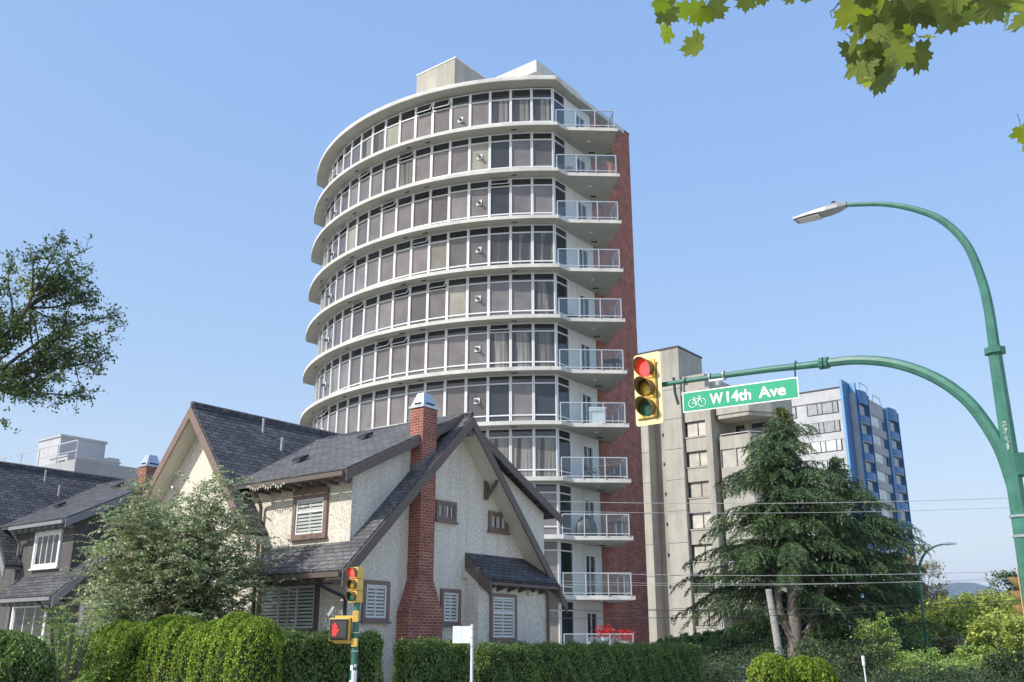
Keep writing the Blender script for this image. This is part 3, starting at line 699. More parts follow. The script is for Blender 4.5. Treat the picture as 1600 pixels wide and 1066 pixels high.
    # small wall vents
    for s_, y_, z_ in ((.62, -.0, 3.45), (3.0, -.5, 3.05)):
        MB().box(s_ - .08, s_ + .08, y_ - .1, y_, z_, z_ + .14).build('wall_vent', M['soffit'], h)
    # roof vents
    nW = Vector((0, -.775, .632)); 
    v = MB(); v.tube([(-2.0, 5.95, 7.8), (-2.0, 5.95, 8.35)], .035, 8); v.build('vent_pipe', M['ventm'], h)
    v = MB(); v.tube([(-1.6, 5.5, 7.2), (-1.62, 5.45, 7.75)], .05, 8); v.build('vent_pipe', M['ventm'], h)
    for s_, a_ in ((-2.6, 3.2), (-.9, 2.4)):
        z_ = 5.84 + (s_ + 4.2) * .493; v = MB(); v.extr([(s_ - .15, a_, z_ - .02), (s_ + .15, a_, z_ + .13), (s_ + .15, a_ + .35, z_ + .13), (s_ - .15, a_ + .35, z_ - .02)], (0, 0, .09)); v.build('roof_vent', M['darkmetal'], h)
    return h
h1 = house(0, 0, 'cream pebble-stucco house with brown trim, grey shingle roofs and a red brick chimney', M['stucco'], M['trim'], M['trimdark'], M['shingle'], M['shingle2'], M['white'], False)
h2 = house(13.2, -.2, 'dark grey stucco house with white window frames behind the leafy shrub at the left', M['nstucco'], M['ntrim'], M['ntrim'], M['shingle2'], M['shingle2'], M['white'], True)
# front corner patch of the cream house: header over the porch window
# string of small lights on the dormer eave
sl = MB(); rr = random.Random(2); pts = []
for i in range(30):
    t = i / 29; pts.append(hp(-4.34, 3.32 - t * 1.5, 5.72 - .10 * abs(math.sin(t * 7 + 3 * t * t)) - .04 * t))
sl.tube(pts, .007, 5)
for p in pts[::2]: sl.tube([p, p - Vector((0, 0, .06))], .022, 5)
tag(sl.build('string_lights', M['soffit']), 'string of small pale bulbs along the dormer eave of the cream house', 'string lights')

# ------------------------------------------------------------------ white rooftop building far left
wb = empty('white_building', (-28.64, 60, 0), GRID, 'pale rendered building with a boxy stair head and roof railing behind the grey house', 'building')
m_ = MB(); m_.box(-2, 26, -6, 30, 0, 11.85); m_.build('wall', M['bgrey'], wb)
m_ = MB(); m_.box(0, 3.05, 0, 2.8, 11.0, 14.25); m_.build('stair_head', M['bwhite'], wb)
m_ = MB(); m_.box(-.08, 3.13, -.08, 2.88, 14.25, 14.40); m_.build('coping', M['metal'], wb)
m_ = MB(); m_.box(-1.0, 2.4, -3.1, -1.0, 11.0, 12.5); m_.box(3.05, 3.8, -.6, 2.0, 11.0, 13.3); m_.build('annex', M['bwhite'], wb)
m_ = MB(); m_.box(-1.06, 2.46, -3.16, -.94, 12.5, 12.6); m_.build('coping', M['metal'], wb)
m_ = MB(); m_.box(-1.04, -.99, -2.9, -2.1, 11.1, 12.3); m_.build('window', M['bwin2'], wb)
m_ = MB()
for k in range(14): m_.bar((-2, -6 + k * 2.2, 11.8), (-2, -6 + k * 2.2, 12.95), .05)
m_.bar((-2, -6, 12.95), (-2, 24, 12.95), .06); m_.bar((-2, -6, 12.35), (-2, 24, 12.35), .04); m_.bar((3, -1, 12.5), (24, -1, 12.5), .06); m_.bar((3, -1, 12.2), (24, -1, 12.2), .04)
for k in range(10): m_.bar((3 + k * 2.2, -1, 11.8), (3 + k * 2.2, -1, 12.5), .05)
m_.build('railing', M['metal'], wb)

# ------------------------------------------------------------------ concrete apartment block (local x = into grid B, y = away A; u = -y)
cb = empty('concrete_apartment_block', (13.36, 84, 0), GRID, 'weathered beige concrete apartment block right of the brick end wall', 'apartment block')
def ub(mb, u0, u1, x0, x1, z0, z1, m=0): mb.box(x0, x1, -u1, -u0, z0, z1, m)
m_ = MB(); ub(m_, -2.2, 4.4, 1.6, 9, 0, 24.3); ub(m_, 4.4, 9.6, 2.6, 6.5, 0, 22.8); m_.build('wall', M['conc'], cb)
m_ = MB(); ub(m_, -2.2, -1.38, 0, 1.6, 0, 24.4); ub(m_, .2, 2.0, 0, 1.6, 0, 24.4); m_.build('pier', M['conc'], cb)
m_ = MB(); ub(m_, -2.25, 2.02, -.02, 4.6, 24.4, 27.2); m_.build('lift_room', M['conc2'], cb)
m_ = MB(); ub(m_, -2.3, 2.08, -.08, 4.66, 27.2, 27.36); m_.build('roof_edge', M['darkmetal'], cb)
m_ = MB(); ub(m_, 2.0, 4.45, .1, 1.6, 22.7, 23.1); ub(m_, 2.02, 4.3, .25, 6, 23.1, 24.45); m_.build('parapet', M['conc'], cb)
m_ = MB(); ub(m_, -1.38, .2, 1.3, 1.6, 0, 24.2); m_.build('recess_wall', M['conc2'], cb)
for i in range(9):
    z = 14.42 - 2.66 * (i - 3); m_ = MB(); ub(m_, -.68, .18, 1.22, 1.3, z - .16, z + .1); m_.build('slot_window', M['cdark'], cb)
m_ = MB()
for i in range(10):
    for ua, uc in ((-2.22, -1.36), (.18, 2.02)): m_ = MB(); ub(m_, ua, uc, -.012, .02, 23.4 - 2.7 * i, 23.43 - 2.7 * i); m_.build('panel_joint', M['cdark'], cb)
m_ = MB(); ub(m_, 4.42, 4.98, -.35, 2.6, 0, 23.0); m_.build('fin', M['conc2'], cb)
for i in range(8):
    zt = 4.39 + 2.65 * i + .0; m_ = MB(); ub(m_, 2.12, 4.40, .35, 1.6, zt - 2.65 + .02, zt - 1.45); ub(m_, 2.08, 4.41, .28, .5, zt - 1.45, zt - 1.33); m_.build('spandrel', M['conc'], cb)
    fr = MB(); ub(fr, 2.14, 4.38, .55, .62, zt - 1.33, zt - 1.26); ub(fr, 2.14, 4.38, .55, .62, zt - .08, zt); ub(fr, 2.14, 2.22, .55, .62, zt - 1.26, zt - .08); ub(fr, 4.30, 4.38, .55, .62, zt - 1.26, zt - .08); ub(fr, 3.22, 3.29, .55, .62, zt - 1.26, zt - .08)
    w = fr.build('window', M['cdark'], cb); g = MB(); ub(g, 2.22, 4.3, .6, .65, zt - 1.26, zt - .08); g.build('pane', M['cglass' if i != 1 else 'cdark'], w)
# chamfered balcony bays
def chamf(d): return [(1.4, -5.0), (-.1 - d, -5.55 + d), (-.1 - d, -8.3 - d), (1.6, -9.6 - d), (2.6, -9.6 - d), (2.6, -5.0)]
for i in range(9):
    z = 17.75 - 2.65 * (i - 1)
    m_ = MB(); m_.prism(chamf(0), z - .35, z + .75); m_.build('balcony' if i in (0, 1, 5, 7, 8) else 'bay_spandrel', M['conc'], cb)
    if i not in (0, 1, 5, 7, 8):
        q = [(x + .12 if x < 2.6 else x, y - .06 if y > -6 else y + .06) for x, y in chamf(0)]
        m_ = MB(); m_.prism(q, z + .75, z + 2.3); w = m_.build('bay_window', M['cglass'], cb)
        fr = MB(); c_ = chamf(-.03)
        for j in range(3):
            a, b = Vector((*c_[j], 0)), Vector((*c_[j + 1], 0)); n_ = max(1, round((b - a).length / 1.2))
            for e in range(n_ + 1): p = a.lerp(b, e / n_); fr.bar(p + Vector((0, 0, z + .75)), p + Vector((0, 0, z + 2.3)), .09)
        fr.build('window_frame', M['conc2'], w)
    else:
        rl = MB(); c_ = chamf(-.1)
        for j in range(3): rl.bar((*c_[j], z + .95), (*c_[j + 1], z + .95), .05)
        for j in range(4): rl.bar((*c_[j], z + .7), (*c_[j], z + .95), .04)
        rl.build('railing', M['metal'], cb)
        g = MB(); ub(g, 5.9, 6.7, 2.52, 2.59, z + .3, z + 2.1); ub(g, 7.4, 9.6, 2.52, 2.59, z + .9, z + 2.1); g.build('window', M['cdark'], cb)
m_ = MB(); m_.prism(chamf(.1), 20.4, 22.2); m_.build('parapet', M['conc'], cb)
m_ = MB(); ub(m_, 6.2, 9.5, 3.0, 6.3, 22.8, 23.5); m_.build('parapet', M['conc2'], cb)

# ------------------------------------------------------------------ blue tower
bt = empty('blue_trimmed_tower', (49, 132, 0), GRID, 'far pale apartment tower with bright blue corner fins and curved blue balconies', 'apartment tower')
m_ = MB(); ub(m_, -24, -2.45, 0, 14, 0, 36.8); m_.build('pale_wall', M['bwhite'], bt)
m_ = MB(); ub(m_, -24, -1.4, 2.6, 16.8, 0, 36.4); m_.build('grey_wall', M['bgrey'], bt)
m_ = MB(); ub(m_, -16, -1.3, 6.6, 15.6, 34.55, 36.7); m_.build('parapet', M['bgrey'], bt)
m_ = MB(); ub(m_, -24.1, -2.4, -.08, .02, 36.75, 36.95); m_.build('roof_edge', M['darkmetal'], bt)
m_ = MB(); ub(m_, -24, -2.46, -.06, -.0, 34.95, 35.05); m_.build('roof_edge', M['darkmetal'], bt)
for i in range(11):
    zt = 34.8 - 2.74 * i
    for (ua, ub_, mul) in ((-7.45, -3.0, (-5.98, -5.27, -3.71)), (-13.6, -9.2, (-12, -11.2, -9.9))):
        fr = MB(); ub(fr, ua - .1, ub_ + .1, -.05, .0, zt - 1.6, zt + .06)
        w = fr.build('window', M['cdark'], bt); g = MB(); e = [ua] + list(mul) + [ub_]
        for a, b in zip(e, e[1:]): ub(g, a + .07, b - .07, -.09, -.055, zt - 1.5, zt)
        g.build('pane', M['bwin'], w)
    m_ = MB(); ub(m_, -8.4, -2.46, -.045, 0, zt - 2.7, zt - 2.66); m_.build('panel_joint', M['bgrey'], bt)
    # right face
    zr_ = 34.15 - 2.72 * i
    g = MB(); ub(g, -1.4, -1.33, 6.7, 12.4, zr_ - 1.4, zr_); w = g.build('window', M['bwin'], bt)
    fr = MB()
    for k in range(8): ub(fr, -1.34, -1.28, 6.7 + k * .81, 6.78 + k * .81, zr_ - 1.4, zr_)
    fr.build('window_frame', M['frame'], w)
    g = MB(); ub(g, -1.4, -1.34, 12.5, 15.3, zr_ - 1.4, zr_); g.build('window', M['bwin2'], bt)
    m_ = MB(); ub(m_, -1.41, -1.2, 6.6, 15.6, zr_ - 2.68, zr_ - 1.45); m_.build('spandrel', M['bgrey'], bt)
for x0, x1, u0, u1, zt in ((-.15, 2.7, -2.42, -2.02, 37.9), (2.7, 3.1, -2.02, -1.15, 37.9)):
    m_ = MB(); ub(m_, u0, u1, x0, x1, 0, zt); fn = m_.build('blue_fin', M['bblue'], bt); m_ = MB(); ub(m_, u0 + .03, u1 - .03, x0 - .04, x0 - .003, 0, zt - .05); m_.build('sunlit_face_strip', M['bblue2'], fn)  # thin strip paints each fin's sunlit face lighter
m_ = MB(); ub(m_, -2.0, -.95, 15.65, 16.9, 0, 36.5); m_.build('blue_fin', M['bblue'], bt)
for x0, x1 in ((3.1, 6.6), (17.0, 20.8)):
    def curve(d=0): return [(x0, 1.4)] + [(x0 + (x1 - x0) * t, 1.4 - (.85 + d) * (math.sin(math.pi * min(t, .999) * .5 + .6) if t < 1 else .3)) for t in np.linspace(0, 1, 9)] + [(x1, 1.4)]
    for i in range(12):
        z = 32.1 - 2.74 * i
        m_ = MB(); m_.prism(curve(), z, z + 1.05); m_.build('blue_balcony', M['bblue'], bt)
        m_ = MB(); m_.prism(curve(-.02), z - .12, z - .003); m_.build('balcony_slab', M['bgrey'], bt)
    m_ = MB(); m_.prism(curve(), 34.9, 36.9); m_.build('blue_balcony', M['bblue'], bt)
    m_ = MB(); m_.box(x0 + .02, x1 - .25, .95, 1.42, 0, 34.85); m_.build('recess_wall', M['bwin2'], bt)
    m_ = MB(); m_.box(x1 - .22, x1 + .02, .55, 1.6, 0, 36.6); m_.build('blue_fin', M['bblue'], bt)
m_ = MB(); m_.box(16.8, 21, 1.4, 8, 0, 36.3); m_.build('grey_wall', M['bgrey'], bt)
m_ = MB(); m_.bar((3.2, .6, 37), (3.2, .6, 37.9), .06); m_.bar((6.4, .6, 37), (6.4, .6, 37.9), .06); m_.bar((3.2, .6, 37.9), (6.4, .6, 37.9), .06)
m_.bar((12, 1.6, 36.7), (12, 1.6, 38), .06); m_.bar((15.5, 1.6, 36.5), (15.5, 1.6, 38), .06); m_.bar((12, 1.6, 38), (15.5, 1.6, 38), .06); m_.build('railing', M['darkmetal'], bt)

# ------------------------------------------------------------------ street lamp with mast arm
NF = Vector((-.6115, -.7912, 0))                # direction the signals face (towards the camera, left)
PH = Vector((2.346, 15.5, 0)); AU = Vector((.7912, -.6115, 0))
def mu(u, z, f=0): return PH + AU * u + NF * f + Vector((0, 0, z))
lamp = empty('street_lamp', mu(5.2, 0), 0, 'tall green street lamp pole with a curved mast arm over the road', 'street lamp')
lo_ = lamp.location.copy()
def ml(u, z, f=0): return mu(u, z, f) - lo_
MB().tube([ml(5.2, 0), ml(5.2, .12)], .26, 8).build('base', M['green'], lamp)
MB().tube([ml(5.2, .1), ml(5.2, 3.4), ml(5.21, 5.43)], [.15, .105, .088], 8).build('pole', M['green'], lamp)
MB().tube([ml(5.215, 5.40), ml(5.215, 5.48)], .135, 8).build('flange', M['green'], lamp)
def smoothcurve(pts, n=8):
    out = []; P = [Vector(p) for p in pts]; P = [P[0] * 2 - P[1]] + P + [P[-1] * 2 - P[-2]]
    for i in range(1, len(P) - 2):
        for k in range(n):
            t = k / n; a, b, c, d = P[i - 1:i + 3]
            out.append(.5 * ((2 * b) + (-a + c) * t + (2 * a - 5 * b + 4 * c - d) * t * t + (-a + 3 * b - 3 * c + d) * t ** 3))
    out.append(P[-2]); return out
up = smoothcurve([ml(5.215, 5.48), ml(5.22, 6.06), ml(5.18, 6.54), ml(5.06, 7.05), ml(4.80, 7.47), ml(4.46, 7.74), ml(4.03, 7.95), ml(3.47, 8.10)])
MB().tube(up, list(np.linspace(.075, .032, len(up))), 8).build('lamp_arm', M['green'], lamp)
arm = smoothcurve([ml(5.24, 2.6), ml(5.22, 3.3), ml(5.14, 3.95), ml(5.02, 4.36), ml(4.78, 4.83), ml(4.41, 5.21), ml(3.93, 5.49), ml(3.40, 5.64), ml(2.88, 5.68)])
MB().tube(arm, list(np.linspace(.10, .062, len(arm))), 8).build('mast_arm', M['green'], lamp)
MB().tube([ml(2.88, 5.68), ml(2.03, 5.735), ml(1.0, 5.775), ml(.05, 5.80)], [.056, .050, .042, .036], 10).build('arm_tip', M['green'], lamp, smooth=True)
fg = MB(); fg.tube([ml(2.84, 5.683), ml(2.90, 5.68)], .095, 8); fg.tube([ml(2.92, 5.68), ml(2.97, 5.678)], .095, 8); fg.build('flange', M['green'], lamp)
# handhole, clamps
for zc_ in (2.98, 3.23): cl = MB(); cl.tube([ml(5.2, zc_), ml(5.2, zc_ + .03)], .125, 8); cl.build('clamp', M['galv'], lamp)
cl = MB(); cl.box(*(lambda p: (p.x - .12, p.x + .12, p.y - .12, p.y + .12, p.z - .14, p.z + .14))(ml(5.32, 3.9, -.05))); cl.build('junction_box', M['green'], lamp)
gr = MB(); grr = random.Random(14)
for k_ in range(9):
    q_ = []; z_ = 4.10 + k_ * .045; a0_ = -2.15
    for i in range(6):
        a_ = a0_ + grr.uniform(-.28, .28); q_.append(ml(5.2, z_ + grr.uniform(-.03, .03)) + Vector((.103 * math.cos(a_), .103 * math.sin(a_), 0)))
    gr.tube(smoothcurve(q_, 3), .0022, 3)
gr.build('graffiti_scrawl', M['signwhite'], lamp)
# luminaire
lu = MB(); hd = AU
def lr(u, z, w): return [ml(u, z, w), ml(u, z, -w)]
prof = [(3.50, 8.10, .045, .05), (3.38, 8.09, .10, .07), (3.2, 8.08, .13, .075), (2.95, 8.07, .14, .05), (2.68, 8.06, .12, .03)]
rings = []
for u, z, w, t in prof:
    rings.append([ml(u, z - t * .5, w), ml(u, z + t * .3, w), ml(u, z + t, w * .5), ml(u, z + t, -w * .5), ml(u, z + t * .3, -w), ml(u, z - t * .5, -w)])
for a, b in zip(rings, rings[1:]):
    for i in range(6):
        j = (i + 1) % 6; lu.face([a[i], a[j], b[j], b[i]])
lu.face(rings[0]); lu.face(list(reversed(rings[-1])))
lum = lu.build('luminaire', plain('grey_luminaire', (.36, .37, .38), .4, .3), lamp, bevel=.008)
le = MB(); le.extr([ml(2.74, 8.04, .09), ml(3.08, 8.03, .10), ml(3.08, 8.03, -.10), ml(2.74, 8.04, -.09)], (0, 0, -.02)); le.build('lens', plain('led_lens', (.6, .6, .55), .2), lum)
pc = MB(); pc.tube([ml(3.3, 8.13), ml(3.3, 8.2)], .035, 8); pc.build('photocell', M['darkmetal'], lum)

# traffic signal on the mast arm
def signal(name, base, nf, sc, label, group, board=True, housing=M['yellow'], kindred=True):
    """base: centre of the head; nf: horizontal facing; sc: lens pitch"""
    t = empty(name, base, 0, label, 'traffic signal', group); s = nf.normalized(); rt = Vector((-s.y, s.x, 0)); up_ = Vector((0, 0, 1))
    def P(r, f, z): return rt * r + s * f + up_ * z
    if board:
        b = MB(); w, h_ = .255, .61; pts = []
        for cx_, cz_, a0 in ((w - .05, h_ - .05, 0), (-w + .05, h_ - .05, 90), (-w + .05, -h_ + .05, 180), (w - .05, -h_ + .05, 270)):
            for k in range(4): a = R(a0 + k * 30); pts.append(P(cx_ + .05 * math.cos(a), .10, cz_ + .05 * math.sin(a)))
        b.extr(pts, s * .006); b.build('backboard', M['yellowpale'], t)
    hb = MB()
    for i in (-1, 0, 1): hb.extr([P(-sc * .47, -.06, i * sc - sc * .48), P(sc * .47, -.06, i * sc - sc * .48), P(sc * .47, .13, i * sc - sc * .48), P(-sc * .47, .13, i * sc - sc * .48)], up_ * sc * .96)
    hb.build('housing', housing, t, bevel=.015)
    for i, nm in ((1, 'red'), (0, 'amber'), (-1, 'green')):
        r0 = sc * .40; ln = MB(); rings = []
        for q, bulge in ((1, 0), (.75, .025), (.4, .045), (.05, .052)):
            rings.append([P(r0 * q * math.cos(a), .135 + bulge * sc / .3, i * sc + r0 * q * math.sin(a)) for a in np.linspace(0, 2 * math.pi, 25)[:-1]])
        for a, b in zip(rings, rings[1:]):
            for k in range(24): ln.face([a[k], a[(k + 1) % 24], b[(k + 1) % 24], b[k]])
        ln.face(rings[-1]); ln.build(nm + '_lens', M['red'] if i == 1 else M['amber'] if i == 0 else M['greenlens'], t, smooth=True)
        v = MB(); n_ = 26; R0 = sc * .44; pa, pb = [], []
        for k in range(n_ + 1):
            a = R(-55 + 290 * k / n_); dep = sc * (.22 + (.62 if board else .42) * max(0, math.sin(a) * .5 + .5))
            pa.append((P(R0 * math.cos(a), .13, i * sc + R0 * math.sin(a)), P(R0 * math.cos(a), .13 + dep, i * sc + R0 * math.sin(a))))
        for (a0, a1), (b0, b1) in zip(pa, pa[1:]): v.face([a0, b0, b1, a1])
        vo = v.build('visor', M['visor'], t, smooth=True, recalc=False); so = vo.modifiers.new('thick', 'SOLIDIFY'); so.thickness = .005
    return t, P
sig, SP = signal('traffic_signal', mu(0, 5.72, .05), NF, .335, 'large red-lit traffic signal on a yellow backboard at the end of the mast arm', 'traffic signals')
m_ = MB(); m_.tube([SP(.17, .12, .40), SP(.17, .12, -.47)], .014, 6); m_.tube([SP(-.2, .12, -.50), SP(.17, .12, -.50), SP(.18, .12, -.44)], .014, 6)
m_.bar(SP(.17, .10, .40), SP(.2, .10, .42), .03); m_.build('conduit', M['visor'], sig)
m_ = MB(); m_.bar(SP(.0, -.12, .08), SP(.5, -.1, .08), .05); m_.tube([SP(.40, -.05, .16), SP(.41, -.05, -.1), SP(.46, -.05, -.30)], .022, 6); m_.build('bracket', M['darkmetal'], sig)

# street name sign hanging from the arm
sg = empty('street_sign', mu(1.55, 5.38, .08), 0, 'green street name sign with a bicycle symbol hanging below the mast arm', 'street sign')
sl_ = sg.location.copy()
tilt = -.028
def sp(u, v, f=0): return mu(1.55 + u, 5.38 + v + u * tilt, .08 + f) - sl_
W2, H2 = .965, .165
b = MB(); b.extr([sp(-W2, -H2), sp(W2, -H2), sp(W2, H2), sp(-W2, H2)], NF * .01); b.build('border', M['signwhite'], sg)
b = MB(); b.extr([sp(-W2 + .018, -H2 + .018, .01), sp(W2 - .018, -H2 + .018, .01), sp(W2 - .018, H2 - .018, .01), sp(-W2 + .018, H2 - .018, .01)], NF * .004); b.build('sign_face', M['signgreen'], sg)
def text(body, u, v, size, parent, mat, P, f, bold=.012, sx=1.0, name='lettering', squeeze=None, thick=.004):
    cu = bpy.data.curves.new(name, 'FONT'); cu.body = body; cu.size = size; cu.offset = 0; cu.align_x = 'LEFT'; cu.resolution_u = 4
    tmp = bpy.data.objects.new(name, cu); C.objects.link(tmp); bpy.context.view_layer.update()
    dg = bpy.context.evaluated_depsgraph_get(); me = bpy.data.meshes.new_from_object(tmp.evaluated_get(dg)); bpy.data.objects.remove(tmp)
    xs = [vv.co.x for vv in me.vertices]; x0, x1 = min(xs), max(xs); k = (squeeze / (x1 - x0)) if squeeze else sx
    src = [vv.co.copy() for vv in me.vertices]; polys = [tuple(p.vertices) for p in me.polygons]; V, F_ = [], []
    for q, (du, dv) in enumerate([(0, 0)] + [(bold * math.cos(w), bold * math.sin(w)) for w in np.linspace(0, 2 * math.pi, 9)[:-1]]):
        n0 = len(V); V += [tuple(P(u + (c.x - x0) * k + du, v + c.y + dv, f + q * .0004)) for c in src]; F_ += [tuple(n0 + i for i in p) for p in polys]
    me2 = bpy.data.meshes.new(name); me2.from_pydata(V, [], F_); me2.materials.append(mat)
    o = bpy.data.objects.new(name, me2); C.objects.link(o); o.parent = parent; return o
text('W', -.475, -.085, .24, sg, M['signwhite'], sp, .016, .007, squeeze=.215)
text('14th', -.185, -.085, .24, sg, M['signwhite'], sp, .016, .007, squeeze=.39)
text('Ave', .34, -.085, .24, sg, M['signwhite'], sp, .016, .007, squeeze=.42)
# bicycle symbol
bk = MB(); r_ = .065
def ringb(cu_, cv): bk.tube([sp(cu_ + r_ * math.cos(a), cv + r_ * math.sin(a), .018) for a in np.linspace(0, 2 * math.pi, 25)], .0055, 5, cap=False)
c1, c2 = (-.79, -.035), (-.62, -.035); ringb(*c1); ringb(*c2)
def ln_(a, b, w=.0055): bk.tube([sp(*a, .018), sp(*b, .018)], w, 5)
bb, st_, hd_ = (-.725, -.04), (-.745, .03), (-.655, .035)
for a, b in ((c1, st_), (c1, bb), (bb, st_), (bb, hd_), (st_, hd_), (hd_, c2), (st_, (-.752, .055)), ((-.775, .056), (-.73, .056)), (hd_, (-.66, .07)), ((-.685, .078), (-.66, .07)), ((-.66, .07), (-.635, .06)), (bb, (-.71, -.075))): ln_(a, b)
bk.build('bicycle_symbol', M['signwhite'], sg)
hg = MB()
for u in (-.93, .93): hg.tube([sp(u, H2), sp(u, H2 + .12), sp(u, H2 + .24, -.08)], .012, 6); hg.tube([mu(1.55 + u + .02 * math.cos(a) * 0, 5.755 - u * .03 + .062 * math.sin(a), .062 * math.cos(a)) - sl_ for a in np.linspace(0, 2 * math.pi, 13)], .008, 5, cap=False)
hg.build('hanger', M['darkmetal'], sg)
# camera/clamp on the arm
cm = MB(); q = mu(1.15, 5.66, .05)
for du in (-.12, .12): cm.tube([mu(1.18 + du, 5.765 + .07 * math.sin(a), .07 * math.cos(a)) - q for a in np.linspace(0, 2 * math.pi, 13)], .012, 5, cap=False)
cm.bar(mu(1.06, 5.70, .05) - q, mu(1.30, 5.69, .05) - q, .05, .03); cm.tube([mu(1.2, 5.68, .05) - q, mu(1.2, 5.60, .05) - q], [.05, .03], 8)
tag(cm.build('detector', M['metal'], loc=q), 'small grey detector clamped under the mast arm above the street sign', 'detector')

# ------------------------------------------------------------------ near-left signal pole
SPX = Vector((-3.12, 20.0, 0))
sp_ = empty('signal_pole', SPX, 0, 'green signal pole with pasted stickers in front of the clipped hedge', 'signal pole')
MB().tube([(0, 0, 0), (0, 0, 2.5)], [.075, .062], 12).build('pole', M['green'], sp_, smooth=True)
m_ = MB()
for z, w_, h_, a in ((.98, .11, .22, 20), (1.2, .07, .1, -30), (.86, .1, .16, -50), (1.26, .05, .06, 30)):
    n0 = len(m_.v); k = 5; 
    for j in range(k):
        an = R(-90 + a) + (j - 2) * w_ / .075 / 4; m_.v += [(.0775 * math.cos(an), .0775 * math.sin(an), z), (.0775 * math.cos(an), .0775 * math.sin(an), z + h_)]
    for j in range(k - 1): m_.f.append((n0 + 2 * j, n0 + 2 * j + 2, n0 + 2 * j + 3, n0 + 2 * j + 1)); m_.m.append(0)
m_.build('sticker', M['signwhite'], sp_, recalc=False)
for z in (1.55, 1.9, 2.28): MB().tube([(0, 0, z), (0, 0, z + .02)], .08, 12).build('strap', M['galv'], sp_)
sig2, SP2 = signal('traffic_signal', SPX + Vector((0, -.02, 2.83)), Vector((-.55, -.83, 0)), .235, 'small yellow red-lit traffic signal on top of the pole before the house', 'traffic signals', board=False)
# pedestrian signal
NP_ = Vector((-.2, -.98, 0)).normalized(); RTP = Vector((.98, -.2, 0)).normalized()
ps = empty('pedestrian_signal', SPX + Vector((-.30, -.02, 1.97)), 0, 'square pedestrian signal showing a red hand beside the green signal pole', 'pedestrian signal')
def pp(r, f, z): return RTP * r + NP_ * f + Vector((0, 0, z))
m_ = MB(); m_.extr([pp(-.21, -.1, -.22), pp(.21, -.1, -.22), pp(.21, .08, -.22), pp(-.21, .08, -.22)], (0, 0, .44)); m_.build('housing', M['yellow'], ps, bevel=.02)
m_ = MB(); m_.extr([pp(-.19, .08, -.2), pp(.2, .08, -.2), pp(.2, .12, -.2), pp(-.19, .12, -.2)], (0, 0, .4)); m_.build('bezel', M['black'], ps, bevel=.03)
m_ = MB(); m_.extr([pp(-.155, .12, -.155), pp(.165, .12, -.155), pp(.165, .125, -.155), pp(-.155, .125, -.155)], (0, 0, .31)); m_.build('screen', plain('signal_screen', (.06, .058, .055), .35), ps)
hn = MB()
def hand(P, f, s=1):
    hn.extr([P(-.045 * s, f, -.12 * s), P(.02 * s, f, -.12 * s), P(.035 * s, f, -.05 * s), P(.035 * s, f, 0), P(-.055 * s, f, 0), P(-.055 * s, f, -.05 * s)], NP_ * .004)
    for i, (x, l) in enumerate(((-.045, .09), (-.02, .12), (.003, .11), (.026, .08))): hn.extr([P((x - .009) * s, f, .002), P((x + .009) * s, f, .002), P((x + .009) * s, f, l * s), P((x - .009) * s, f, l * s)], NP_ * .004)
    hn.extr([P(.035 * s, f, -.06 * s), P(.075 * s, f, -.01 * s), P(.065 * s, f, .015 * s), P(.036 * s, f, -.025 * s)], NP_ * .004)
hand(lambda r, f, z: pp(r - .06, f, z), .127, 1.05); hn.build('hand_symbol', M['redled'], ps)
m_ = MB()
for z in (-.24, .24): m_.bar(pp(-.12, 0, z), pp(.30, -.02, z), .06, .05)
m_.box(.24, .36, -.08, .03, -.33, -.17); m_.box(.24, .36, -.08, .03, .14, .36); m_.build('bracket', M['yellow'], ps, bevel=.01)
m_ = MB(); m_.bar((0, 0, 0), (.10, 0, .17), .07, .05); tag(m_.build('detector', M['metal'], loc=SPX + Vector((-.56, 0, 2.24))), 'small grey box leaning out above the pedestrian signal', 'detector')

# blank sign seen from behind
bs = empty('blank_sign', (-.80, 19.6, 0), 0, 'blank white metal sign on a thin white post before the hedge gap', 'sign')
MB().tube([(.02, 0, 0), (.02, 0, 2.06)], .028, 10).build('post', M['white'], bs, smooth=True)
m_ = MB(); m_.box(-.36, -.18, .03, .04, 1.71, 2.03); m_.box(-.177, 0.005, .03, .04, 1.71, 2.03); so = m_.build('sign_plate', M['signwhite'], bs); 
for z in (1.64, 1.80, 1.98): MB().tube([(.02, 0, z), (.02, 0, z + .02)], .034, 10).build('clamp', M['galv'], bs)

# wire-route furniture on the right
o = empty('leaning_pole', (11.08, 42, 0), 0, 'grey wooden pole leaning left beneath the big conifer', 'pole'); MB().tube([(.12, 0, -.1), (-.02, 0, 2.0), (-.2, 0, 3.85)], [.16, .15, .13], 12).build('shaft', M['wood'], o, smooth=True); MB().tube([(-.2, 0, 3.84), (-.2, 0, 3.9)], .135, 12).build('cap', M['galv'], o)
o = empty('marker_post', (10.45, 30, 0), 0, 'slim white marker post with a thicker top in front of the conifer', 'post'); MB().tube([(0, 0, 0), (-.03, 0, 1.1)], .022, 8).build('post', M['white'], o); MB().tube([(-.03, 0, 1.08), (-.035, 0, 1.36)], .045, 10).build('head', M['white'], o)
dl = empty('street_lamp', (20.6, 50, 0), 0, 'distant green street lamp with a curved arm beside the conifer', 'street lamp')
kk = 50 / 64
dp_ = smoothcurve([(0, 0, 0), (0, 0, 2.5), (.05 * kk, 0, 5.0), (.22 * kk, 0, .37 + 6.7 * kk), (.65 * kk, 0, .37 + 7.35 * kk), (1.25 * kk, 0, .37 + 7.75 * kk), (1.9 * kk, 0, .37 + 7.93 * kk)], 5)
MB().tube(dp_, list(np.linspace(.10, .04, len(dp_))), 8).build('pole', M['green'], dl, smooth=True)
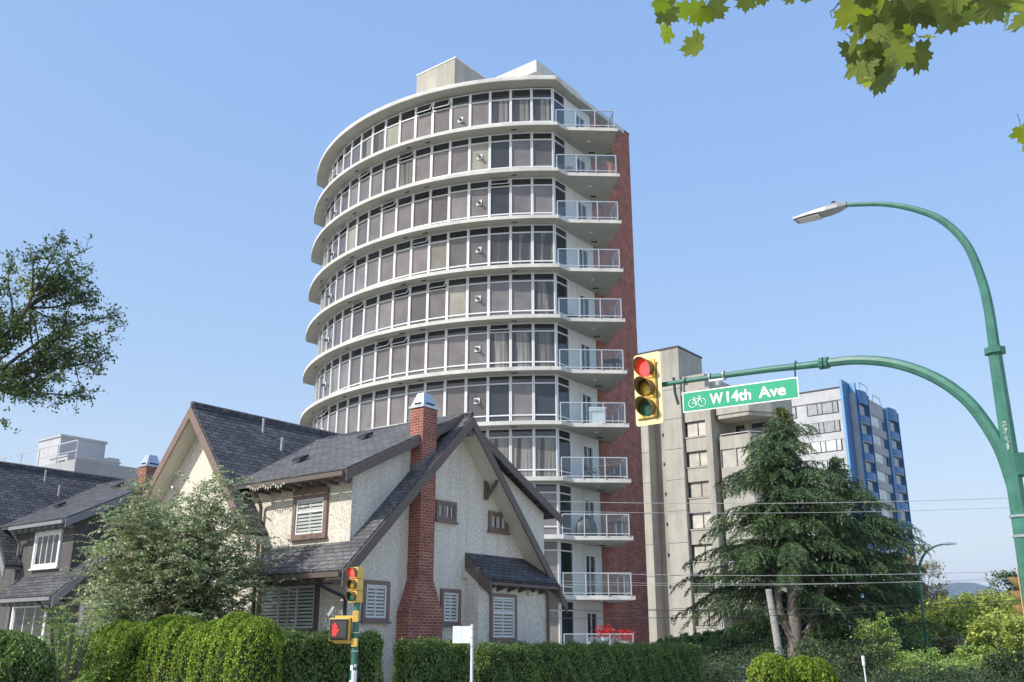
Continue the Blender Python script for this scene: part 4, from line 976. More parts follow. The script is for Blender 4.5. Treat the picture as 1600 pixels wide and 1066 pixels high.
m_ = MB(); zl = .37 + 7.95 * kk; m_.tube([(1.85 * kk, 0, zl), (2.1 * kk, 0, zl + .01), (2.75 * kk, 0, zl + .01)], [.04, .10, .04], 8); m_.build('luminaire', M['metal'], dl, smooth=True)
# edge of another signal at the right margin
sig3, SP3 = signal('traffic_signal', at(1608, 932, 22), Vector((-.75, .66, 0)), .30, 'yellow-edged traffic signal cut off at the right margin above the trees', 'traffic signals')
o = empty('signal_pole', at(1622, 932, 22) * Vector((1, 1, 0)) if False else (at(1622, 932, 22).x, 22.1, 0), 0, 'green pole at the right margin carrying the cut off signal', 'signal pole'); MB().tube([(0, 0, 0), (0, 0, 3.7)], .08, 10).build('pole', M['green'], o)

# overhead wires
WG = 'overhead wires crossing in front of the trees'
for i, (xa, ya, Ya, xb, yb, Yb, r, dark, lab) in enumerate([
    (640, 775, 44, 1700, 773, 38, .016, 0, 'highest thin pale wire over the conifer'), (640, 790, 44, 1700, 788, 38, .012, 0, 'second highest thin pale wire, just under the first'),
    (640, 884, 44, 1700, 888, 38, .014, 0, 'thin pale wire level with the far street lamp head'), (640, 898, 44, 1700, 900, 38, .010, 0, 'thin wire just under the far street lamp arm'),
    (640, 905, 44, 1700, 897, 38, .010, 0, 'faint wire crossing the far mountain sky'), (640, 946, 44, 1700, 932, 38, .018, 1, 'black wire across the lower trunk of the conifer, upper of two'),
    (640, 962, 44, 1700, 936, 38, .016, 1, 'black wire across the lower trunk of the conifer, lower of two')]):
    A_, B_ = at(xa, ya, Ya), at(xb, yb, Yb); m_ = MB(); pts = []
    for k in range(25): t = k / 24; p = A_.lerp(B_, t); pts.append(p - Vector((0, 0, .35 * 4 * t * (1 - t))))
    m_.tube(pts, r * .8, 5); tag(m_.build('overhead_wire', M['wired'] if dark else M['wire']), lab, 'wire', WG)

# ------------------------------------------------------------------ vegetation
M['hedge'] = leafm('clipped_hedge_leaves', [(0, (0.068, 0.128, 0.034)), (.5, (0.136, 0.239, 0.051)), (.9, (0.255, 0.375, 0.086)), (1, (0.307, 0.255, 0.102))], .25, .5, .5, 1.5)
M['dkshrub'] = leafm('dark_shrub_leaves', [(0, (0.024, 0.047, 0.020)), (.6, (0.061, 0.101, 0.041)), (1, (0.121, 0.176, 0.061))], .25, .5, .4, .8)
M['cedar'] = leafm('bright_cedar_leaves', [(0, (0.093, 0.171, 0.019)), (.5, (0.232, 0.357, 0.039)), (.9, (0.434, 0.589, 0.078)), (1, (0.465, 0.295, 0.109))], .3, .6, .3, 1.2)
M['conif'] = leafm('conifer_needles', [(0, (0.040, 0.075, 0.034)), (.55, (0.082, 0.151, 0.061)), (1, (0.178, 0.259, 0.096))], .2, .55, .4, .5)
M['coniftop'] = leafm('pale_needle_tips', [(0, (.12, .18, .05)), (1, (.28, .33, .10))], .3)
M['shrub'] = leafm('grey_green_leaves', [(0, (0.142, 0.186, 0.090)), (.5, (0.315, 0.396, 0.204)), (.9, (0.571, 0.668, 0.383)), (1, (0.571, 0.345, 0.204))], .25, .35, .8, 1.0)
M['street'] = leafm('street_tree_leaves', [(0, (0.049, 0.081, 0.032)), (.6, (0.097, 0.162, 0.057)), (1, (0.178, 0.275, 0.081))], .4, .5, .5)
M['yellowleaf'] = leafm('yellow_green_leaves', [(0, (.20, .22, .03)), (1, (.40, .38, .05))], .4)
M['maple'] = leafm('maple_leaves', [(0, (0.120, 0.155, 0.028)), (.7, (0.205, 0.263, 0.041)), (1, (0.340, 0.402, 0.041))], .5, .45, .5, 3)
M['maplel'] = leafm('bright_maple_leaves', [(0, (.22, .34, .02)), (1, (.42, .48, .03))], .6)
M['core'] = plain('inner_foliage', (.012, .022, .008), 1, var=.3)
M['tree1'] = leafm('yellow_green_crown', [(0, (0.189, 0.267, 0.062)), (.5, (0.379, 0.475, 0.105)), (1, (0.681, 0.701, 0.167))], .35)
M['tree2'] = leafm('deep_green_crown', [(0, (0.078, 0.138, 0.044)), (.6, (0.155, 0.259, 0.078)), (1, (0.276, 0.397, 0.103))], .3)
M['tree3'] = leafm('light_green_crown', [(0, (0.185, 0.297, 0.074)), (.6, (0.352, 0.519, 0.130)), (1, (0.592, 0.704, 0.240))], .35)
M['tree4'] = leafm('blossom_crown', [(0, (0.130, 0.169, 0.065)), (.5, (0.286, 0.312, 0.156)), (.8, (0.546, 0.429, 0.286)), (1, (0.650, 0.390, 0.286))], .35)
M['treered'] = leafm('red_brown_crown', [(0, (0.130, 0.078, 0.078)), (.6, (0.260, 0.143, 0.130)), (1, (0.286, 0.260, 0.130))], .3)

def hedge(name, s0, s1, a0, a1, h, label, mat, n, size, seed, round_=.15, group=None, rz=GRID, loc=None, core=.82, top=None):
    """box-clipped hedge in grid coordinates"""
    rng = np.random.default_rng(seed); root = empty(name, loc if loc is not None else hp((s0 + s1) / 2, (a0 + a1) / 2), rz, label, 'hedge', group)
    lx, ly = (s1 - s0) / 2, (a1 - a0) / 2
    # superellipsoid-like shell sampling
    P, N = [], []
    areas = [2 * lx * 2 * ly * 1.6, 2 * lx * h, 2 * lx * h, 2 * ly * h, 2 * ly * h]; pr = np.array(areas) / sum(areas)
    fidx = rng.choice(5, n, p=pr); u, v = rng.uniform(-1, 1, n), rng.uniform(0, 1, n)
    X = np.where(fidx == 0, u * lx, np.where(fidx < 3, u * lx, np.where(fidx == 3, -lx, lx)))
    Y = np.where(fidx == 0, (v * 2 - 1) * ly, np.where(fidx == 1, -ly, np.where(fidx == 2, ly, u * ly)))
    Z = np.where(fidx == 0, h, v * h)
    NX = np.where(fidx == 3, -1, np.where(fidx == 4, 1, 0)); NY = np.where(fidx == 1, -1, np.where(fidx == 2, 1, 0)); NZ = np.where(fidx == 0, 1., .35)
    # round the edges
    rr_ = round_
    dx = np.maximum(0, np.abs(X) - (lx - rr_)); dy = np.maximum(0, np.abs(Y) - (ly - rr_)); dz = np.maximum(0, Z - (h - rr_)); dd = np.sqrt(dx ** 2 + dy ** 2 + dz ** 2); k = np.where(dd > rr_, rr_ / np.maximum(dd, 1e-6), 1)
    X = np.sign(X) * (np.abs(X) - dx + dx * k); Y = np.sign(Y) * (np.abs(Y) - dy + dy * k); Z = Z - dz + dz * k
    lump = .035 * np.sin(X * 5.1 + seed) + .03 * np.sin(Y * 6.3 + Z * 4) + .03 * np.sin(X * 11 + Z * 7)
    tz = lump + rng.normal(0, .03, n); dep = rng.exponential(.03, n)
    X += NX * (tz - dep); Y += NY * (tz - dep); Z += np.where(fidx == 0, tz * 1.3 - dep, 0)
    P = np.stack([X, Y, Z], 1); Nn = np.stack([NX, NY, NZ], 1) * .7
    leafmesh('foliage', P, size, mat, root, normal=Nn, jit=1, rng=rng, up=np.array([0, 0, 1.0]))
    # wispy new shoots along the top
    m = n // 30; q = np.stack([rng.uniform(-lx, lx, m), rng.uniform(-ly, ly, m), np.full(m, h) + rng.exponential(.035, m)], 1)
    leafmesh('shoots', q, size * .8, top or mat, root, rng=rng, up=np.array([0, 0, 3.0]), aspect=.3)
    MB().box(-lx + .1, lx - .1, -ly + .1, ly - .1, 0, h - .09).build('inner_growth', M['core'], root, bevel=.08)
    return root
HG = 'clipped hedges round the corner house'
hedge('hedge', -7.45, -4.75, -2.4, -1.85, 1.84, 'dark green clipped hedge behind the green signal pole', M['hedge'], 30000, .028, 1, group=HG)
hedge('hedge', -3.95, -1.80, -2.4, -1.85, 1.70, 'short clipped hedge in front of the brick chimney, left of the blank white sign', M['hedge'], 28000, .028, 2, group=HG)
hedge('hedge', -1.15, 10.2, -2.4, -1.85, 1.62, 'long dark clipped hedge running right from the blank white sign past the tower', M['hedge'], 90000, .028, 3, group=HG)

def blobhedge(name, cx, cy, rx, ry, h, label, mat, n, size, seed, cat='hedge', flat=.5, group=None, rz=0, columns=None, core=True):
    """rounded bushes; columns = list of (x, y, rx, ry, h) local bulges"""
    rng = np.random.default_rng(seed); root = empty(name, (cx, cy, 0), rz, label, cat, group)
    cols = columns or [(0, 0, rx, ry, h)]; P, N = [], []; cm_ = MB()
    tot = sum(c[2] * c[4] for c in cols)
    for (x, y, a, b, hh) in cols:
        m = int(n * a * hh / tot); th_ = rng.uniform(0, 2 * np.pi, m); u = rng.uniform(0, 1, m)
        prof_ = lambda t: np.where(t < flat, 1, np.sqrt(np.maximum(0, 1 - ((t - flat) / (1 - flat)) ** 2.4)))
        # area-ish sampling: more on the dome
        t = np.where(rng.random(m) < .45, flat + (1 - flat) * np.sqrt(1 - rng.random(m) ** 1.6), rng.uniform(0, 1, m)); t = np.clip(t, 0, 1)
        rr = prof_(t); lump = 1 + .06 * np.sin(th_ * 5 + t * 9 + seed) + .045 * np.sin(th_ * 11 - t * 17) + rng.normal(0, .03, m) - rng.exponential(.035, m)
        P.append(np.stack([x + a * rr * lump * np.cos(th_), y + b * rr * lump * np.sin(th_), hh * t * (.97 + .03 * lump)], 1))
        N.append(np.stack([np.cos(th_) * rr, np.sin(th_) * rr, t * .9], 1) * .9)
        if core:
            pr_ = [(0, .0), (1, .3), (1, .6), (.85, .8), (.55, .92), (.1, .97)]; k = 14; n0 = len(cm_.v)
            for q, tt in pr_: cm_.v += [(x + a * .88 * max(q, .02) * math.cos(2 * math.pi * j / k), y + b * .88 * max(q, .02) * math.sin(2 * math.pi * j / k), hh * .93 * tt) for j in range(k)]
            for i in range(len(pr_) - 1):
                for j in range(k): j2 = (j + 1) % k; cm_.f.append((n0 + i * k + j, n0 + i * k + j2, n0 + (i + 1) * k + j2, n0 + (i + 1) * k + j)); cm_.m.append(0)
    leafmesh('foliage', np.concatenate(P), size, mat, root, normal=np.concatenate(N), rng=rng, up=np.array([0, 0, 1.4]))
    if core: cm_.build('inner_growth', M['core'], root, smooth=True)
    return root
# bright cedar hedge: a row of fused columns along the left street
cols = []; rc_ = random.Random(5)
for i in range(11): cols.append((rc_.uniform(-.06, .06), -.1 + i * .58, .52, .46, 2.18 + .10 * math.sin(i * 1.7) - (.0 if i < 8 else .09 * (i - 7))))
rt = hp(-8.2, -2.3); blobhedge('cedar_hedge', rt.x, rt.y, 0, 0, 2.3, 'bright yellow-green cedar hedge bulging upward in front of the leafy shrub', M['cedar'], 170000, .025, 8, 'hedge', .72, None, GRID, cols)
blobhedge('round_hedge', -9.4, 18.6, 1.0, .9, 1.92, 'dark green rounded bush at the left edge', M['hedge'], 22000, .036, 9, 'bush', .45)
blobhedge('yellow_hedge', 5.25, 20.6, .50, .46, 1.46, 'yellow-green rounded bushes in front of the conifer trunk', M['cedar'], 26000, .028, 10, 'bush', .62, None, 0, [(0, 0, .46, .42, 1.5), (.72, .25, .42, .4, 1.45), (1.05, .3, .35, .36, 1.42)])

# arching leafy shrub before the cream house
def arching(loc, label, n_st, h, rad, mat, seed, size, n_leaf=30, name='shrub', barkm=None, cat='shrub', droop=1.0, fill=0):
    rng = np.random.default_rng(seed); root = empty(name, loc, 0, label, cat); P = []; D = []; tb = MB()
    for i in range(n_st):
        az = rng.uniform(0, 2 * np.pi); el = rng.uniform(-.15, 1.0) ** 1; L_ = rng.uniform(.75, 1.05)
        out = rad * L_ * math.cos(el * 1.35); top = h * (.30 + .68 * math.sin(max(el, -.1) * 1.5) * L_)
        p0 = np.array([0, 0, .5]); p3 = np.array([out * math.cos(az), out * math.sin(az), top])
        mid = np.array([out * .45 * math.cos(az), out * .45 * math.sin(az), top * .78 + .3])
        pts = [(1 - t) ** 2 * p0 + 2 * (1 - t) * t * mid + t * t * p3 for t in np.linspace(0, 1, 12)]
        if i % 6 == 0: tb.tube(pts, list(np.linspace(.035, .008, 12)), 5)
        # side twigs, arching
        for k in range(13):
            t = rng.uniform(.25, 1.0); b0 = (1 - t) ** 2 * p0 + 2 * (1 - t) * t * mid + t * t * p3
            a2 = az + rng.normal(0, .9); l2 = rng.uniform(.35, .8) * (1.1 if t > .8 else .8); e2 = rng.uniform(-.1, .9)
            d2 = np.array([math.cos(a2) * math.cos(e2), math.sin(a2) * math.cos(e2), math.sin(e2)])
            m = n_leaf
            tt = np.linspace(.05, 1, m)[:, None]; c = b0 + d2 * l2 * tt + np.array([0, 0, -1.]) * droop * .45 * l2 * tt ** 2
            side = np.cross(d2, [0, 0, 1]); side /= np.linalg.norm(side) + 1e-6; sg_ = np.where(np.arange(m) % 2, 1, -1)[:, None]
            c = c + side * sg_ * size * .9 + rng.normal(0, .012, (m, 3)); P.append(c); D.append(np.repeat((np.array([0, 0, 1.2]) + d2 * .3)[None], m, 0))
    leafmesh('foliage', np.concatenate(P), size, mat, root, normal=np.concatenate(D), jit=.6, rng=rng, aspect=.5)
    for k in range(5):
        a = k * 1.3; tb.tube([(0.08 * math.cos(a), .08 * math.sin(a), 0), (.15 * math.cos(a), .15 * math.sin(a), .8), (.4 * math.cos(a), .4 * math.sin(a), 2.0)], [.06, .05, .03], 7)
    tb.build('stems', barkm or M['bark'], root); return root
shl = hp(-6.5, 2.9); arching((shl.x, shl.y, 0), 'broad shrub with arching grey-green leafy stems in front of the cream house', 330, 5.75, 2.3, M['shrub'], 21, .044, 24, droop=.9)
arching((-9.05, 20.6, 0), 'small feathery green shrub between the dark round bush and the cedar hedge', 36, 2.5, .95, M['tree3'], 22, .03, 18, droop=.5)

# conifers
def seedoff(i): return .012 * math.sin(i * 12.9)
def conifer(loc, label, h, prof, mat, seed, nb, trunk_r=.35, leader=(0, 0), low=1.2, tuft=.1, topmat=None, density=1.0, lean=(0, 0), extra=None):
    rng = np.random.default_rng(seed); root = empty('conifer_tree', loc, 0, label, 'conifer tree', 'tall dark conifers'); V = []; S = []
    tr = MB(); tp = [np.array([leader[0] * (t ** 1.3) + .1 * math.sin(t * 5), leader[1] * t, h * t * .98]) for t in np.linspace(0, 1, 12)]
    tr.tube(tp, list(np.linspace(trunk_r, .03, 12)), 10)
    if extra:
        for e in extra: tr.tube([Vector(p) for p in e[0]], e[1], 8)
    bl = MB(); P, T, SZ, Nm, top = [], [], [], [], []
    for i in range(nb):
        t = low / h + (1 - low / h) * (i + rng.uniform(0, 1)) / nb; t = min(t ** .9, .995)
        if t < .9: t = (round(t * h / .62) * .62 + rng.normal(0, .07)) / h + seedoff(i)
        t = float(np.clip(t, .02, .995))
        z = h * t; ti = t * 11; j = min(int(ti), 10); c = tp[j] + (tp[j + 1] - tp[j]) * (ti - j)
        Lr = np.interp(t, [p[0] for p in prof], [p[1] for p in prof]); Ll = np.interp(t, [p[0] for p in prof], [p[2] for p in prof])
        az = rng.uniform(0, 2 * np.pi); w = (math.cos(az) + 1) / 2; Lb = (Lr * w + Ll * (1 - w)) * (rng.uniform(.45, 1.0) if rng.random() < .8 else rng.uniform(1.0, 1.25)) * (1 + .16 * math.sin(3 * az + z * 1.3))
        if Lb < .15 or (t < .93 and rng.random() < .2): continue
        if t < .36 and math.sin(az) < -.35 and rng.random() < .7: continue
        d = np.array([math.cos(az), math.sin(az), 0]); rise = rng.uniform(.0, .35) * Lb * (1 if t < .85 else 1.6)
        nseg = max(6, int(Lb / .13 * density)); tt = np.linspace(.12, 1, nseg)
        pts = [c + d * Lb * u + np.array([0, 0, rise * math.sin(u * 2.0) * 1.0 - .22 * Lb * u ** 2.6]) for u in tt]
        bl.tube([c] + pts[::max(1, nseg // 5)], list(np.linspace(.05 * (1 - t) + .018, .008, len(pts[::max(1, nseg // 5)]) + 1)), 5)
        side = np.array([-d[1], d[0], 0])
        for u, p in zip(tt, pts):
            for s_ in (-1, 1):
                bl_len = (.18 + .42 * (1 - abs(u - .55))) * min(1, Lb / 1.6) * rng.uniform(.6, 1.25)
                dd = side * s_ * rng.uniform(.5, 1.0) + d * rng.uniform(.3, .9) + np.array([0, 0, rng.uniform(-.15, .25)]); dd /= np.linalg.norm(dd)
                m = max(4, int(bl_len / .038)); q = np.linspace(.1, 1, m)[:, None]
                cc = p + dd * bl_len * q + np.array([0, 0, -1.]) * (.85 * bl_len) * q ** 2 + rng.normal(0, .028, (m, 3))
                tg = dd + np.array([0, 0, -1.]) * 1.1 * q; tg /= np.linalg.norm(tg, axis=1)[:, None]
                P.append(cc); T.append(tg); top.append(np.full(m, t > .93))
    P = np.concatenate(P); T = np.concatenate(T); top = np.concatenate(top); n = len(P)
    nn = rng.normal(size=(n, 3)); nn[:, 2] += .8; b = np.cross(T, nn); b /= np.linalg.norm(b, axis=1)[:, None]
    sz = (tuft * rng.uniform(.7, 1.3, n))[:, None]; up_ = np.cross(b, T)
    V = np.stack([P - T * sz * .3, P + b * sz * .2 + T * sz * .4, P + T * sz * 1.5 - up_ * sz * .15, P - b * sz * .2 + T * sz * .4], 1)
    sel = ~top if topmat else np.ones(n, bool)
    v = V[sel].reshape(-1, 3); rawmesh('foliage', v, np.arange(len(v)).reshape(-1, 4), mat, root)
    if topmat: v = V[~sel].reshape(-1, 3); rawmesh('crown_tip', v, np.arange(len(v)).reshape(-1, 4), topmat, root)
    tr.build('trunk', M['bark'], root, smooth=True); bl.build('branches', M['barkd'], root); return root
conifer((13.4, 48, 0), 'big dark conifer with drooping boughs in front of the concrete block', 13.5, [(0, 3.6, 3.4), (.2, 5.0, 4.2), (.42, 4.4, 4.7), (.6, 2.9, 3.3), (.75, 2.2, 2.6), (.9, 1.15, 1.25), (.97, .45, .5), (1, .1, .1)], M['conif'], 31, 360, .42, (.55, 0), .9, .11, M['coniftop'],
        extra=[([(0, 0, 1.2), (.9, 0, 2.4), (1.6, .1, 4.2), (1.75, .2, 6.5)], [.3, .24, .18, .06]), ([(0, 0, 1.8), (-.5, 0, 3.2), (-.6, 0, 6.0)], [.22, .18, .08])])
conifer((17.3, 50, 0), 'second dark conifer, lower and broader, right of the big one', 11.4, [(0, 4.2, 3.2), (.3, 4.2, 3.1), (.6, 3.1, 2.7), (.85, 1.3, 1.4), (1, .1, .1)], M['conif'], 32, 290, .3, (-.2, 0), .5, .11)
conifer((22.4, 58, 0), 'shortest dark conifer, at the right end beside the far street lamp', 8.4, [(0, 2.6, 2.4), (.3, 2.4, 2.4), (.6, 1.7, 1.8), (.9, .6, .7), (1, .1, .1)], M['conif'], 33, 190, .22, (.1, 0), .4, .11)

# broadleaf trees
def broad(loc, label, h, crown, mat, seed, n, size, barkm=None, trunk=.18, group=None, name='broadleaf_tree', limbs=9, cat='tree', clump=.16, groupc=60):
    """crown: list of ellipsoids (x, y, z, rx, ry, rz) local"""
    rng = np.random.default_rng(seed); root = empty(name, loc, 0, label, cat, group); P, N = [], []; tb = MB()
    vol = np.array([c[3] * c[5] for c in crown]); cc = rng.choice(len(crown), max(20, n // groupc), p=vol / vol.sum()); ends = []
    for k in cc:
        x, y, z, a, b, c = crown[k]; d = rng.normal(size=3); d /= np.linalg.norm(d); r = rng.uniform(.45, 1.0) ** .6; q = np.array([x + d[0] * a * r, y + d[1] * b * r, z + d[2] * c * r])
        m = rng.integers(groupc // 2, int(groupc * 1.5)); s_ = clump * min(a, c) * rng.uniform(.6, 1.4)
        w = rng.normal(size=(m, 3)) * s_ * np.array([1.2, 1.2, .7]); P.append(q + w); N.append(np.repeat((d * .5 + np.array([0, 0, .6]))[None], m, 0)); ends.append(q)
    leafmesh('crown', np.concatenate(P), size, mat, root, normal=np.concatenate(N), jit=.8, rng=rng, aspect=.6)
    zc = min(c[2] - c[5] for c in crown); tb.tube([(0, 0, 0), (.05, 0, max(.6, zc) * .6), (0, 0, max(1, zc + .4))], [trunk, trunk * .8, trunk * .7], 9)
    for q in ends[:limbs * 3]:
        s0 = np.array([0, 0, max(.8, zc * .9)]); md = s0 * .5 + q * .5 + np.array([0, 0, .15 * h * .3]); tb.tube([s0, md, q], [trunk * .4, trunk * .2, .015], 5)
    tb.build('trunk', barkm or M['bark'], root, smooth=True); return root
TG = 'trees beyond the crossing'
def tree_at(px, ytop, Y, w, label, mat, seed, n, size, ratio=.55, depth=None, parts=1, **kw):
    p = at(px, ytop, Y); h = p.z; rz_ = h * ratio * .62; rx = w / 2
    h = h + size * 3; cr = [(0, 0, h - rz_, rx, rx, rz_), (rx * .1, 0, h - rz_ * .8, rx * .5, rx * .5, rz_ * .8), (-rx * .35, 0, h - rz_ * 1.3, rx * .75, rx * .75, rz_ * .9), (rx * .4, 0, h - rz_ * 1.4, rx * .7, rx * .7, rz_ * .9), (0, 0, max(.6, h - rz_ * 2.1), rx * .95, rx * .9, rz_ * .7)]
    return broad((p.x, Y, 0), label, h, cr, mat, seed, n, size, group=TG, **kw)
tree_at(1535, 938, 56, 8.6, 'wide yellow-green tree at the lower right before the distant mountain', M['tree1'], 41, 40000, .10)
tree_at(1600, 965, 46, 5, 'yellow-green tree low at the right margin', M['tree1'], 42, 12000, .09)
tree_at(1435, 945, 75, 8, 'deep green tree behind the far street lamp', M['tree2'], 43, 14000, .11)
tree_at(1468, 950, 62, 6.0, 'dark green tree left of the wide yellow-green one', M['tree2'], 44, 14000, .10)
tree_at(1405, 985, 54, 4.4, 'light creamy-green tree at the foot of the far street lamp', M['tree3'], 45, 14000, .08)
tree_at(1482, 1003, 53, 3.8, 'creamy blossoming tree low at the right', M['tree4'], 46, 14000, .08)
tree_at(1545, 1012, 47, 3.4, 'fresh light green tree low between the right-hand trees', M['tree3'], 47, 12000, .07)
tree_at(1366, 958, 45, 1.7, 'creamy blossoming tree glimpsed through the conifers', M['tree3'], 48, 4000, .06)
tree_at(1585, 898, 85, 5.0, 'loose blue-green pine standing tallest at the right margin', M['conif'], 49, 9000, .13, .5)
tree_at(1455, 930, 95, 8, 'reddish brown tree crown in the distance left of the mountain', M['treered'], 50, 8000, .15)
tree_at(1555, 938, 100, 10, 'reddish green tree crown in the distance under the mountain', M['treered'], 51, 8000, .15)
tree_at(1425, 862, 74, 3.6, 'thin light tree sticking up behind the last conifer', M['tree4'], 52, 5000, .10, .4)
tree_at(1250, 985, 66, 14, 'dense green tree filling the view under the conifers', M['tree2'], 53, 16000, .14)
tree_at(1100, 1000, 70, 8, 'green shrubby tree at the foot of the concrete block', M['tree2'], 54, 9000, .14)
tree_at(1298, 742, 100, 4.0, 'pale yellowing tree peeking between conifer and far tower', M['tree4'], 55, 6000, .15, .4)

ug = np.random.default_rng(9); q_ = []
for i in range(330):
    X_, Y_ = ug.uniform(6, 17.5), ug.uniform(34, 40); hh = (1.25 if X_ < 11.3 else .62) + .25 * math.sin(X_ * .9) + ug.uniform(-.3, .3); c_ = ug.normal(size=(90, 3)); c_ /= np.linalg.norm(c_, axis=1)[:, None]
    q_.append(np.array([X_, Y_, hh * .5]) + c_ * np.array([.75, .6, hh * .5]) * ug.uniform(.6, 1, (90, 1)))
tag(leafmesh('undergrowth', np.concatenate(q_), .05, M['dkshrub'], rng=ug, normal=np.array([0, -.3, .6])), kind='stuff')

for px_, yt_, Y_, w_, lab_, mt_, sd_ in ((1322, 1002, 43, 4.6, 'dark green bush mass under the right boughs of the second conifer', 'dkshrub', 61), (1440, 1022, 42, 3.0, 'green bush at the foot of the far street lamp', 'tree3', 62),
        (1508, 1034, 43, 3.2, 'low mid-green bush right of the far street lamp foot', 'tree3', 63), (1588, 1018, 39, 3.0, 'dark green bush in the bottom right corner', 'dkshrub', 64)):
    tree_at(px_, yt_, Y_, w_, lab_, M[mt_], sd_, 12000, .05, .9, trunk=.08)

# street tree reaching in from the left
def street_tree():
    rng = np.random.default_rng(77); root = empty('street_tree', (-14.0, 18, 0), 0, 'airy street tree reaching in from the left edge above the houses', 'tree'); O = np.array([-14.0, 18, 0])
    tb = MB(); tb.tube([(0, 0, 0), (.1, 0, 3), (.5, 0, 5.0)], [.32, .26, .22], 10)
    def tgt(px, py, Y): return np.array(at(px, py, Y)) - O
    st0 = np.array([.5, 0, 5.0]); j = tgt(-25, 600, 18); P = []
    tb.tube([st0, (st0 + j) / 2 + np.array([0, 0, .2]), j], [.2, .15, .11], 8)
    mid = tgt(45, 480, 17.8); tb.tube([j, (j + mid) / 2 + np.array([-.1, 0, .12]), mid], [.06, .042, .03], 7)
    j3 = tgt(-20, 560, 18.2)
    xt = [(rng.uniform(-10, 150), rng.uniform(400, 630), rng.uniform(17.2, 18.7), .022, (mid, j3, j)[rng.integers(0, 3)]) for _ in range(15)]
    for (px, py, Y, r, o) in xt + list(((95, 375, 17.6, .03, mid), (145, 385, 18.3, .028, mid), (140, 430, 17.9, .028, mid), (150, 470, 18.3, .028, mid), (60, 390, 17.4, .028, mid), (20, 405, 18.4, .03, j3), (-5, 450, 17.7, .03, j3), (195, 488, 18.0, .04, j), (180, 515, 17.6, .035, j), (172, 548, 18.3, .035, j), (145, 575, 17.8, .035, j), (145, 622, 18.2, .035, j), (110, 590, 17.6, .03, j), (95, 545, 18.5, .03, j), (60, 560, 17.7, .03, j), (40, 600, 18.4, .035, j), (50, 612, 17.8, .025, j), (10, 590, 17.4, .03, j), (100, 500, 18.4, .03, mid), (80, 440, 18, .03, mid), (25, 520, 17.6, .03, j3), (-120, 380, 18, .06, j), (-100, 500, 19, .06, j), (-160, 560, 17, .05, j), (-60, 430, 18.5, .05, j))):
        e = tgt(px, py, Y); L_ = np.linalg.norm(e - o); b1 = o + (e - o) * .35 + rng.normal(0, .08, 3) * L_; b2 = o + (e - o) * .7 + rng.normal(0, .06, 3) * L_ + np.array([0, 0, .05])
        pts = [np.array(q) for q in smoothcurve([o, b1, b2, e], 5)]
        tb.tube(pts, list(np.linspace(r, .006, len(pts))), 6)
        for k in range(int(9 + L_ * 11)):
            t = rng.uniform(.35, 1); q = pts[min(len(pts) - 1, int(t * (len(pts) - 1)))]; d = (e - o) / L_ + rng.normal(0, .75, 3); d /= np.linalg.norm(d); l2 = rng.uniform(.12, .42)
            q2 = q + d * l2 * .5 + rng.normal(0, .02, 3); q3 = q + d * l2 + np.array([0, 0, -.03]); tb.tube([q, q2, q3], [.007, .005, .003], 3)
            for c_ in (q2, q3, (q2 + q3) / 2): P.append(c_ + rng.normal(0, .05, (rng.integers(3, 7), 3)))
    low = tgt(12, 655, 18); tb.tube([st0, tgt(-60, 672, 18), low], [.06, .02, .006], 5)
    for k in range(9): P.append(low + rng.normal(0, .10, 3) + rng.normal(0, .035, (6, 3)))
    tb.build('trunk', M['barkd'], root, smooth=True)
    P = np.concatenate(P); leafmesh('crown', P, .036, M['street'], root, rng=rng, aspect=.55)
    c = tgt(48, 450, 17.7); leafmesh('yellow_leaves', c + rng.normal(0, .13, (160, 3)), .04, M['yellowleaf'], root, rng=rng); return root
street_tree()

